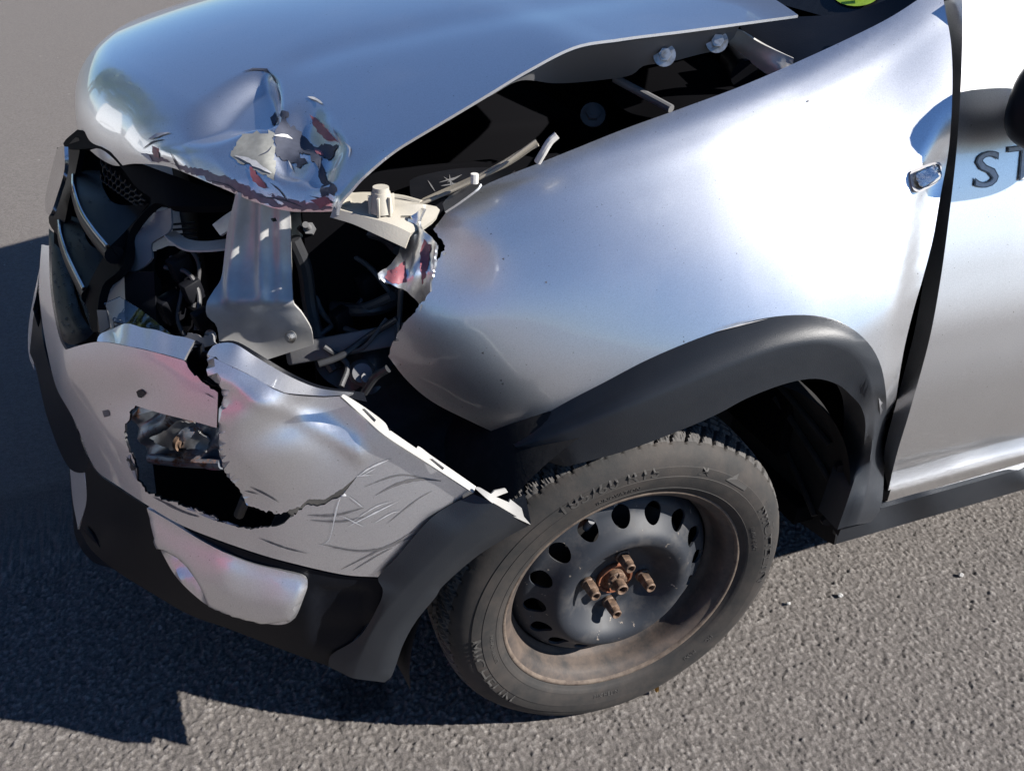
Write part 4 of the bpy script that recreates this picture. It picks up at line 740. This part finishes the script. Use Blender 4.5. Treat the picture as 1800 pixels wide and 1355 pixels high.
# ---------- what the missing headlight uncovers
sup = panel('headlight_support', [(418, 335, 'c'), (400, 405), (390, 486), (376, 510), (363, 533), (364, 556), (381, 574), (387, 620, 'c'), (445, 640, 'c'), (551, 606, 'c'), (547, 579), (530, 550), (516, 529), (512, 459), (510, 376), (506, 345, 'c')], gy([(418, 335, .33), (506, 345, .30), (396, 413, .34), (511, 420, .29), (390, 486, .33), (512, 480, .28), (363, 535, .305), (440, 525, .28), (516, 529, .255), (381, 574, .31), (450, 580, .29), (547, 579, .25), (387, 620, .31), (445, 640, .29), (551, 606, .26)]), M['galvanised'], car, h=5, thick=.004, disp=lambda P, V: .009*(np.exp(-((P[:, 0]-(422-(P[:, 1]-350)*.1))/11)**2)+np.exp(-((P[:, 0]-462)/10)**2)+np.exp(-((P[:, 0]-(494))/8)**2)*.6)*sm((545-P[:, 1])/40)+.004*np.exp(-((P[:, 1]-530)/11)**2)*sm((P[:, 0]-385)/25), holes=[[(476, 384), (484, 382), (490, 386), (484, 391), (477, 389)]], label='dented bare metal headlight support plate')
for u, v, y in ((512, 592, .25), (371, 590, .31)):
    V, F = hexbolt(at(u, v, y=y), (-.6, -.7, .3), .005, .010); mesh('bolt', V, F, M['bolt_steel'], sup, sharp=30)
panel('bent_bracket', [(288, 412, 'c'), (300, 424), (325, 438), (360, 440), (396, 437, 'c'), (398, 420, 'c'), (360, 424), (330, 420), (308, 405, 'c')], gy([(288, 412, .46), (325, 438, .40), (396, 437, .36), (398, 420, .40), (330, 420, .44), (308, 405, .48)]), M['galvanised'], car, h=7, step=5)
panel('bent_bracket', [(373, 395, 'c'), (400, 375), (440, 352, 'c'), (425, 380), (406, 401), (387, 414, 'c')], gy([(373, 395, .40), (440, 352, .34), (406, 401, .34), (387, 414, .36)]), M['galvanised'], car, h=7)
panel('radiator_side', [(300, 366, 'c'), (299, 405), (266, 428), (267, 455), (240, 476), (215, 480, 'c'), (212, 460), (222, 440), (236, 410), (255, 378, 'c')], gy([(300, 366, .46), (299, 405, .45), (266, 428, .47), (215, 480, .50), (236, 410, .51), (255, 378, .52)]), M['grey_part'], car, h=10)
panel('radiator_side', [(218, 478, 'c'), (270, 478, 'c'), (276, 575, 'c'), (222, 575, 'c')], gy([(218, 478, .48), (270, 478, .45), (276, 575, .42), (222, 575, .45)]), M['dark_plastic'], car, h=14)
panel('connector_block', [(272, 440, 'c'), (300, 432), (345, 440, 'c'), (352, 520), (330, 590, 'c'), (290, 590, 'c'), (280, 500)], gy([(272, 440, .50), (345, 440, .46), (330, 590, .42), (290, 590, .45)]), M['bay_dark'], car, h=10, disp=lambda P, V: .005*np.tanh(3*np.sin(P[:, 1]*.11))*np.tanh(3*np.sin(P[:, 0]*.14)))
panel('lens_shard', [(183, 533, 'c'), (210, 521, 'c'), (251, 547), (302, 588, 'c'), (260, 578), (221, 569, 'c'), (199, 565, 'c')], gy([(183, 533, .40), (210, 521, .41), (302, 588, .25), (221, 569, .34), (199, 565, .36)]), M['clear_lens'], car, h=9, thick=.003, label='broken piece of clear headlight lens')
panel('lens_shard', [(199, 560, 'c'), (214, 566, 'c'), (226, 575, 'c'), (200, 580, 'c')], gy([(199, 560, .37), (214, 566, .36), (226, 575, .34), (200, 580, .37)]), M['clear_lens'], car, h=6, thick=.003)
panel('grille_end_bracket', [(170, 545, 'c'), (186, 545, 'c'), (192, 575, 'c'), (176, 586, 'c')], gy([(170, 545, .44), (186, 545, .42), (192, 575, .39), (176, 586, .40)]), M['grey_part'], car, h=8)
# upper rail in pale plastic with boss and bolts
rail = panel('headlight_rail', [(586, 366, 'c'), (592, 352), (609, 342), (650, 343), (686, 350), (732, 358), (772, 374), (745, 398), (722, 410, 'c'), (690, 395), (632, 378)], gy([(586, 366, .20), (609, 342, .235), (686, 350, .205), (732, 358, .18), (772, 374, .16), (722, 410, .13), (690, 395, .145), (632, 378, .175)]), M['beige_plastic'], car, h=8, thick=.006, disp=lambda P, V: .006*np.exp(-((P[:, 1]-(345+.16*(P[:, 0]-600)))/7)**2), holes=[[(704, 379, 'c'), (722, 379, 'c'), (722, 383, 'c'), (704, 383, 'c')]])
panel('rail_front', [(586, 366, 'c'), (632, 378), (690, 395), (722, 410, 'c'), (712, 436, 'c'), (660, 412), (620, 394), (580, 382, 'c')], gy([(586, 366, .199), (632, 378, .174), (690, 395, .144), (722, 410, .129), (712, 436, .122), (660, 412, .15), (580, 382, .198)]), M['beige_plastic'], rail, h=8, thick=.004)
c = at(671, 372, y=.175); V, F = join([cyl(c, c+np.array([0, 0, .026]), .0145, 18, .0115), cyl(c+np.array([0, 0, .024]), c+np.array([0, 0, .032]), .0105, 18, .010)]+[box(c+np.array([.0135*math.cos(a), .0135*math.sin(a), .010]), [(math.cos(a), math.sin(a), 0), (-math.sin(a), math.cos(a), 0), (0, 0, 1)], (.003, .0016, .012), .1) for a in np.arange(6)*math.pi/3]); mesh('boss', V, F, M['beige_plastic'], rail, sharp=35)
V, F = hexbolt(at(600, 354, y=.215), (0, -.1, 1), .007, .012); mesh('bolt', V, F, M['beige_plastic'], rail, sharp=30)
V, F = tube([at(592, 351, y=.24), at(640, 346, y=.235), at(700, 350, y=.215), at(740, 360, y=.19)], .006, 10); mesh('rail_bead', V, F, M['beige_plastic'], rail)
# horn / sender with threaded stud
V, F = join([cyl(at(550, 408, y=.36), at(537, 395, y=.32), .0045, 14), cyl(at(548, 406, y=.355), at(543, 401, y=.335), .009, 6), cyl(at(600, 412, y=.42), at(556, 408, y=.37), .018, 18)]); mesh('sender', V, F, M['grey_part'], car, sharp=35)
# hoses and looms
for L, r, mt in (([(515, 420, .34), (535, 470, .34), (545, 540, .33), (560, 600, .30), (590, 650, .27)], .011, 'hose'), ([(600, 415, .42), (660, 430, .38), (700, 470, .34), (690, 530, .30), (640, 545, .30), (585, 540, .34)], .010, 'hose'), ([(620, 405, .36), (670, 415, .33), (700, 440, .28)], .008, 'hose'), ([(560, 640, .25), (600, 625, .25), (650, 590, .25), (700, 560, .22)], .005, 'hose'), ([(705, 500, .22), (702, 560, .22), (698, 600, .20)], .004, 'hose'), ([(640, 690, .22), (660, 662, .21), (682, 648, .20)], .006, 'hose')):
    V, F = tube([at(u, v, y=y) for u, v, y in L], r, 10, 8); mesh('hose', V, F, M[mt], car)
V, F = box((at(570, 612, y=.30)+at(690, 590, y=.24))/2, [at(690, 588, y=.24)-at(450, 632, y=.32), (0, .6, 1), (0, 1, -.6)], (.11, .016, .016), .3); mesh('lower_crossmember', V, F, M['grey_part'], car)
panel('subframe', [(556, 604, 'c'), (600, 590), (660, 582), (705, 600, 'c'), (690, 640), (660, 690), (600, 690, 'c'), (560, 650)], [(u, v, 'y', y) for u, v, y in ((556, 604, .33), (660, 582, .30), (705, 600, .27), (660, 690, .24), (600, 690, .26), (620, 640, .27))], M['hose'], car, h=10, disp=lambda P, V: .006*np.tanh(2*np.sin(P[:, 0]*.07)))
V, F = join([cyl(at(636, 655, y=.25), at(636, 655, y=.25)+np.array([-.004, -.02, .012]), .02, 20, .014), cyl(at(640, 672, y=.24), at(640, 672, y=.24)+np.array([0, -.02, .02]), .008, 12)]); mesh('mounting_stud', V, F, M['grey_part'], car, sharp=35)
for k in range(9):
    t = k/8; V, F = tube([at(300+t*14, 395, y=.60)+np.array([0, t*.02, -.01*k]), at(420, 385, y=.60)+np.array([0, .02*t, -.01*k])], .002, 6); mesh('radiator_fin', V, F, M['hose'], car)
for L, r in (([(300, 450, .46), (320, 500, .44), (312, 560, .42), (330, 600, .40)], .003), ([(290, 470, .46), (330, 480, .43), (350, 520, .41), (345, 580, .38)], .0035), ([(330, 430, .46), (350, 470, .44), (340, 540, .42)], .003), ([(525, 400, .38), (560, 430, .38), (600, 440, .36), (650, 470, .32), (690, 520, .28)], .004), ([(530, 430, .36), (548, 500, .35), (575, 560, .32), (640, 590, .28)], .0045), ([(610, 420, .40), (640, 460, .37), (640, 520, .33), (600, 560, .32), (560, 590, .30)], .004), ([(585, 545, .33), (640, 540, .30), (690, 520, .26)], .007), ([(570, 610, .27), (610, 640, .25), (600, 680, .22)], .004), ([(680, 560, .24), (640, 610, .24), (600, 620, .26)], .003)):
    V, F = tube([at(u, v, y=y) for u, v, y in L], r, 8, 8); mesh('cable', V, F, M['cable'], car)
for u, v, y, s_ in ((318, 470, .45, .016), (338, 510, .42, .014), (302, 540, .44, .018), (560, 470, .38, .02), (650, 500, .33, .018), (600, 560, .31, .014), (355, 560, .36, .012)):
    V, F = box(at(u, v, y=y), [(.8, .4, .2), (-.4, .9, 0), (-.2, 0, 1)], (s_, s_*.7, s_*1.1), .25); mesh('connector', V, F, M['dark_plastic'], car, sharp=35)
panel('lamp_remains', [(318, 600, 'j', 2), (330, 585, 'j', 2), (352, 592, 'j', 2), (372, 586, 'j', 2), (380, 604, 'c'), (350, 612, 'c')], gy([(318, 600, .30), (352, 592, .28), (380, 604, .25), (350, 612, .27)]), M['grey_part'], car, h=8)
# crash beam seen through the hole
cb_ = panel('crash_beam', [(235, 728, 'c'), (300, 722), (400, 745, 'c'), (400, 830, 'c'), (340, 820), (262, 800, 'c')], gy([(235, 728, .385), (300, 722, .33), (400, 745, .24), (400, 830, .24), (262, 800, .36), (330, 770, .28)]), M['rusty_bar'], car, h=8, thick=.03, disp=lambda P, V: .010*np.sin(P[:, 0]*.09+P[:, 1]*.05)*np.sin(P[:, 1]*.08)+.006*np.exp(-((P[:, 0]-315)/10)**2-((P[:, 1]-778)/8)**2), label='bent rusty crash beam')
V, F = lathe([(.0, -.006), (.008, -.006), (.009, -.003), (.013, -.003), (.013, .003)], 20, np.array([[.8, -.6, 0], [.6, .8, 0], [0, 0, 1.]]), at(318, 778, y=.285)); mesh('beam_bolt', V, F, M['rusty_bolt'], cb_)
panel('torn_sheet', [(262, 770, 'j', 2), (285, 760, 'j', 2), (310, 740, 'j', 3), (340, 742, 'j', 3), (368, 775, 'j', 2), (360, 795, 'j', 3), (330, 785, 'j', 3), (300, 792, 'j', 2)], gy([(262, 770, .335), (310, 740, .30), (368, 775, .25), (330, 785, .27), (300, 792, .29)]), M['bare_metal'], cb_, h=7, disp=lambda P, V: .0025*np.sin(P[:, 0]*.10)*np.cos(P[:, 1]*.12), holes=[[(306, 778), (314, 772), (324, 776), (322, 784), (312, 786)]])
V, F = tube([at(265, 806, y=.34), at(320, 812, y=.29), (at(390, 815, y=.24))], .008, 10); mesh('beam_tube', V, F, M['rusty_bar'], cb_)
V, F = tube([at(420, 905, y=.25), at(432, 875, y=.24)], .008, 10); mesh('bracket_stub', V, F, M['grey_part'], cb_)
# under-bonnet parts seen through the gap
bx = panel('fuse_box', [(720, 318, 'c'), (735, 310), (800, 297), (868, 294, 'c'), (905, 300, 'c'), (870, 325), (800, 345), (735, 358, 'c'), (722, 345)], gy([(720, 318, .30), (800, 297, .33), (868, 294, .33), (905, 300, .27), (800, 345, .22), (735, 358, .22)]), M['dark_plastic'], car, h=9, thick=.04, label='dusty black fuse box')
fbx = bvh_of(bx); decals('embossed_mark', [ribbon(p, 2.2) for p in ([(772, 322), (805, 312)], [(780, 312), (800, 326)], [(790, 308), (793, 330)], [(752, 318), (765, 338)], [(775, 328), (812, 322)], [(812, 308), (786, 322)])], fbx, M['grey_part'], bx, h=4)
for k in range(6):
    o = (k-2.5)*.0042; L = [at(735, 358, y=.20)+np.array([o, o, 0]), at(800, 335, y=.19)+np.array([o*.8, o, .004]), at(880, 295, y=.17)+np.array([o, o*.6, .004*(k % 2)]), at(948-k*1.5, 247+k*1.6, y=.155)+np.array([o*.4, 0, 0])]
    V, F = tube(L, .0024, 7); mesh('wire', V, F, M['wire'], car)
V, F = tube([at(945, 285, y=.13), at(955, 268, y=.125), at(966, 250, y=.122), at(979, 238, y=.12)], .0048, 10); mesh('washer_tube', V, F, M['white_tube'], car)
panel('wing_bracket', [(778, 358, 'c'), (790, 345), (838, 318, 'c'), (845, 326), (812, 352), (782, 372, 'c')], gy([(778, 358, .17), (838, 318, .165), (845, 326, .15), (782, 372, .15)]), M['silver'], car, h=7)
V, F = cyl(at(834, 322, y=.155), at(834, 322, y=.155)+np.array([0, 0, .012]), .005, 10); mesh('wing_stud', V, F, M['white_tube'], car)
panel('strut_bracket', [(1028, 182), (1042, 176), (1060, 186), (1068, 215), (1064, 240), (1022, 245), (1020, 215)], gy([(1028, 182, .38), (1060, 186, .36), (1064, 240, .34), (1022, 245, .36)]), M['bay_dark'], car, h=9, thick=.006)
V, F = hexbolt(at(1042, 203, y=.36), (-.3, -.7, .6), .011, .012); mesh('bolt', V, F, M['grey_part'], car, sharp=30)
V, F = tube([at(1080, 138, y=.30), at(1130, 165, y=.26), at(1180, 192, y=.21)], .006, 10); mesh('stay_rod', V, F, M['grey_part'], car)
V, F = join([cyl(at(1288, 100, y=.30), at(1306, 125, y=.25), .020, 20, .017), cyl(at(1303, 121, y=.26), at(1310, 132, y=.24), .021, 20)]); mesh('rubber_stop', V, F, M['dark_plastic'], car, sharp=35)
panel('bay_partition', [(1060, 138, 'c'), (1180, 112), (1240, 100), (1310, 130), (1420, 100, 'c'), (1430, 130, 'c'), (1200, 215, 'c'), (1100, 195)], gy([(1060, 138, .40), (1240, 100, .36), (1420, 100, .24), (1430, 130, .2), (1200, 215, .2), (1100, 195, .3)]), M['bay_dark'], car, h=14)
# bay shell: tray, bulkhead, inner wing, radiator
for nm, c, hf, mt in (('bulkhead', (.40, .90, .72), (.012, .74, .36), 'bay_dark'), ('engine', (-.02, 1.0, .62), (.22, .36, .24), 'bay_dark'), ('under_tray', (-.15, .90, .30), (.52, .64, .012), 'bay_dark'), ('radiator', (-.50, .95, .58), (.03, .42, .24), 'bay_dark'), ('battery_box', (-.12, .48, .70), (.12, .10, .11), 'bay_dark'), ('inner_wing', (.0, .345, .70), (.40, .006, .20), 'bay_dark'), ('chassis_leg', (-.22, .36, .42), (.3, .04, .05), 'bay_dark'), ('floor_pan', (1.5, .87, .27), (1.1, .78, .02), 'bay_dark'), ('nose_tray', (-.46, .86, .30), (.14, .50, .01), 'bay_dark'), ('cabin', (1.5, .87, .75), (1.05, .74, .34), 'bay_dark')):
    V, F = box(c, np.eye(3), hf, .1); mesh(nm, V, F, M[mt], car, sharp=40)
# inner end wall inside the nose so that no daylight shows through
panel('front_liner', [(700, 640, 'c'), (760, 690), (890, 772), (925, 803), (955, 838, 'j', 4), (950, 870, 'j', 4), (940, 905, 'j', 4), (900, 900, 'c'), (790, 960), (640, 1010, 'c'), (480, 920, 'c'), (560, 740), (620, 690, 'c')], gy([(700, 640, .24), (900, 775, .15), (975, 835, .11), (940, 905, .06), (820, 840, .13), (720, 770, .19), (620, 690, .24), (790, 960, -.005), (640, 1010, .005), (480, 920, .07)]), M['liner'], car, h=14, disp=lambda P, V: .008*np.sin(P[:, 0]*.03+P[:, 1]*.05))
# ---------- cowl, windscreen, pillar, mirror, roof
ws = np.array([[.46, .20, 1.08], [.46, 1.56, 1.08], [1.10, 1.42, 1.56], [1.10, .32, 1.56]])
V = []; n = 14
for i in range(n):
    for j in range(n):
        s, t = i/(n-1), j/(n-1); p = (ws[0]*(1-s)+ws[1]*s)*(1-t)+(ws[3]*(1-s)+ws[2]*s)*t; p = p+np.array([-.10, 0, .02])*(4*s*(1-s)); V.append(p)
F = [(i*n+j, (i+1)*n+j, (i+1)*n+j+1, i*n+j+1) for i in range(n-1) for j in range(n-1)]; wsc = mesh('windscreen', V, F, M['grey_glass'], car)
panel('cowl', [(1290, 30, 'c'), (1400, 30), (1500, 20), (1600, -20), (1640, -60, 'c'), (1660, -20, 'c'), (1560, 50), (1420, 116), (1380, 125, 'c'), (1330, 90)], gy([(1290, 30, .36), (1400, 30, .30), (1500, 20, .26), (1640, -60, .22), (1560, 50, .17), (1380, 125, .19), (1420, 116, .17)]), M['black_plastic'], car, h=14)
wb = bvh_of(wsc)
V, F = box((1.75, .87, 1.585), np.eye(3), (.68, .58, .025), .5); mesh('roof', V, F, M['silver'], car)
V, F = tube([(.62, .20, 1.16), (.80, .25, 1.34), (1.10, .31, 1.57)], .04, 12); mesh('door_pillar', V, F, M['silver'], car)
V = []; n = 8
for i in range(n):
    for j in range(n):
        s, t = i/(n-1), j/(n-1); V.append((.62+1.2*s+.42*t*(1-s), .085+.2*t, 1.16+.38*t))
F = [(i*n+j, (i+1)*n+j, (i+1)*n+j+1, i*n+j+1) for i in range(n-1) for j in range(n-1)]; mesh('side_window', V, F, M['grey_glass'], car)
# mirror housing: rounded shell on an arm
mc = np.array(MIRC); V = []; nu, nv = 40, 24
for i in range(nv+1):
    for j in range(nu):
        a = math.pi*i/nv; b = 2*math.pi*j/nu; e = .72; sg = lambda q: math.copysign(abs(q)**e, q)
        p = np.array([sg(math.sin(a)*math.cos(b))*.115, sg(math.cos(a))*.044, sg(math.sin(a)*math.sin(b))*.072])
        V.append(mc+p)
F = [(i*nu+j, i*nu+(j+1) % nu, (i+1)*nu+(j+1) % nu, (i+1)*nu+j) for i in range(nv) for j in range(nu)]; mir = mesh('door_mirror', V, F, M['black_plastic'], car, sharp=None)
V, F = tube([mc+np.array([.04, .05, -.04]), mc+np.array([.05, .09, -.045]), mc+np.array([.06, .14, -.05])], [.035, .03, .04], 14); mesh('mirror_arm', V, F, M['black_plastic'], mir)
# sticker on the glass
try:
    sc = [(1500+34*math.cos(a)*1.2+5, -8+22*math.sin(a)) for a in np.linspace(0, 2*math.pi, 20)[:-1]]
    decals('sticker', [sc], wb, M['sticker_green'], wsc, lift=.003); decals('sticker_print', [[(1495, 0, 'c'), (1518, -2, 'c'), (1518, 4, 'c'), (1495, 5, 'c')]], wb, M['sticker_blue'], wsc, h=4, lift=.005)
except Exception as e: print('sticker', e)
# ------------------------------------------------------------------ small things on the ground
def blob(c, r, seed, fl=.7):
    rr = np.random.default_rng(seed); bm = bmesh.new(); bmesh.ops.create_icosphere(bm, subdivisions=2, radius=1)
    bm.verts.ensure_lookup_table(); V = [np.array(c)+np.array(v.co)*r*np.array([1, .8, fl])*(1+rr.normal(0, .12)) for v in bm.verts]; F = [tuple(v.index for v in f.verts) for f in bm.faces]; bm.free(); return V, F
for (u, v, r, lab) in ((1477, 1046, .006, 'pale pebble casting a dark shadow right of the tyre'), (1690, 1010, .006, 'pale pebble on the asphalt at the right, below the sill'), (1386, 1060, .0045, 'small pale pebble beside the tyre edge')):
    c = at(u, v, z=.003); V, F = blob(c, r, int(u)); tag(mesh('pebble', V, F, M['pebble_white'], None), lab, 'pebble', 'pebbles on the asphalt')
c = at(1153, 1212, z=.004); V = []; n = 7
for i in range(n):
    for j in range(5):
        s, t = i/(n-1)*2-1, j/4*2-1; wd = (1-s*s)**.6+.05; V.append(c+np.array([s*.006-t*.002, s*.010+t*wd*.005, .004+.005*t*t+.003*math.sin(s*4)]))
F = [(i*5+j, (i+1)*5+j, (i+1)*5+j+1, i*5+j+1) for i in range(n-1) for j in range(4)]; tag(mesh('dry_leaf', V, F, M['leaf_dry'], None), 'tiny curled dry leaf lying against the tyre', 'leaf')
# ------------------------------------------------------------------ the surroundings mirrored in the paint (outside the frame)
def car_block(name, x0, y0, L, W, H, body, lab, cat, van=False):
    e = empty(name, (x0, y0, 0)); tag(e, lab, cat)
    # side profile along local y (length), extruded across x
    pr_ = [(0, .35), (.02, .75), (.18, .95), (.28, 1.0), (.40, H), (.86, H), (.97, 1.0), (1, .9), (1, .35)] if not van else [(0, .35), (.01, .95), (.14, 1.15), (.27, H), (.985, H), (1, 1.5), (1, .35)]
    V = []; n = len(pr_)
    for k, sx in enumerate((-W/2, -W/2*.96, W/2*.96, W/2)):
        for a, z in pr_: V.append((sx*(1 if z < 1.05 else .9), (a-.5)*L, z if k in (1, 2) else min(z, z-.03 if z > .4 else z)))
    F = [(k*n+i, k*n+(i+1) % n, (k+1)*n+(i+1) % n, (k+1)*n+i) for k in range(3) for i in range(n)]+[tuple(range(n))[::-1], tuple(range(3*n, 4*n))]
    mesh('body', V, F, M[body], e, sharp=30)
    for sx in (-1, 1):
        w_ = [(sx*(W/2*.93 if not van else W/2*.99), (a-.5)*L, z) for a, z in (((.33, 1.02), (.42, H-.08), (.82, H-.08), (.9, 1.02)) if not van else ((.2, 1.2), (.28, H-.35), (.40, H-.35), (.40, 1.2)))]
        mesh('side_window', w_, [(0, 1, 2, 3)], M['grey_glass'], e, smooth=False)
        for a in (.18, .80):
            V, F = lathe([(0, -.1), (.2, -.1), (.3, -.08), (.32, -.04), (.32, .1)], 24, np.array([[0, 1, 0], [1, 0, 0], [0, 0, 1.]]), np.array([sx*(W/2-.09), (a-.5)*L, .32])); mesh('wheel', V, F, M['rubber'], e)
    for sx in (-.7, .7):
        V, F = box((sx*W/2, -L/2-.005, .82), np.eye(3), (.12, .02, .07), .3); mesh('tail_light', V, F, M['red_lens'], e)
    return e
car_block('parked_car', -6.4, -1.4, 4.1, 1.75, 1.46, 'red_paint', 'bright red car parked ahead, mirrored pink in the bumper and chrome', 'car')
v_ = car_block('parked_van', -7.2, 6.4, 4.9, 1.95, 2.0, 'white_paint', 'white van mirrored in the nose of the bonnet', 'van', True)
# trees mirrored along the bonnet's far edge
def tree_mesh(seed, hgt):
    rr = np.random.default_rng(seed); V, F = tube([(0, 0, 0), (.1, .05, hgt*.3), (.0, .1, hgt*.62)], [.22, .16, .06], 9); parts = [(V, F)]
    for k in range(6):
        a = rr.uniform(0, 6.28); z = hgt*rr.uniform(.25, .5); parts.append(tube([(0, 0, z), (math.cos(a)*hgt*.12, math.sin(a)*hgt*.12, z+hgt*.12), (math.cos(a)*hgt*.22, math.sin(a)*hgt*.22, z+hgt*.25)], [.08, .05, .02], 6))
    V, F = join(parts); mt = bpy.data.meshes.new('trunk'); mt.from_pydata([tuple(map(float, v)) for v in V], [], F); mt.materials.append(M['bark'])
    LV = []; LF = []; cl = []
    for k in range(26): 
        d = rr.normal(0, 1, 3); d /= np.linalg.norm(d); cl.append(np.array([0, 0, hgt*.62])+d*np.array([.26, .26, .34])*hgt*rr.uniform(.35, 1))
    for c in cl:
        for _ in range(90):
            p = c+rr.normal(0, hgt*.052, 3); a = rr.normal(0, 1, 3); b = rr.normal(0, 1, 3); a /= np.linalg.norm(a); b = np.cross(a, b); b /= np.linalg.norm(b); s = rr.uniform(.10, .22)
            n = len(LV); LV += [p-a*s, p+b*s*.6, p+a*s, p-b*s*.6]; LF.append((n, n+1, n+2, n+3))
    ml = bpy.data.meshes.new('crown'); ml.from_pydata([tuple(map(float, v)) for v in LV], [], LF); ml.materials.append(M['leaf_green']); return mt, ml
tm = [tree_mesh(s, h_) for s, h_ in ((1, 7.5), (2, 9.5), (3, 6.5))]
spots = [(-22, -6, 1), (-23, 1, 0), (-21, 8, 2), (-19, 14, 1), (-15, 19, 0), (-10, 22, 1), (-14, 12, 2), (-9.5, 12, 1), (-7.5, 15, 0), (-12, 5, 2)]
words = ['first', 'second', 'third', 'fourth', 'fifth', 'sixth', 'seventh', 'eighth', 'ninth', 'tenth', 'eleventh', 'twelfth']
for k, (x, y, i) in enumerate(spots):
    e = empty('tree', (x, y, 0)); e.rotation_euler.z = k*1.3; tag(e, 'leafy green tree of the row mirrored in the bonnet, %s from the left' % words[k], 'tree', 'row of trees around the car park'); link('trunk', tm[i][0], e); link('crown', tm[i][1], e)
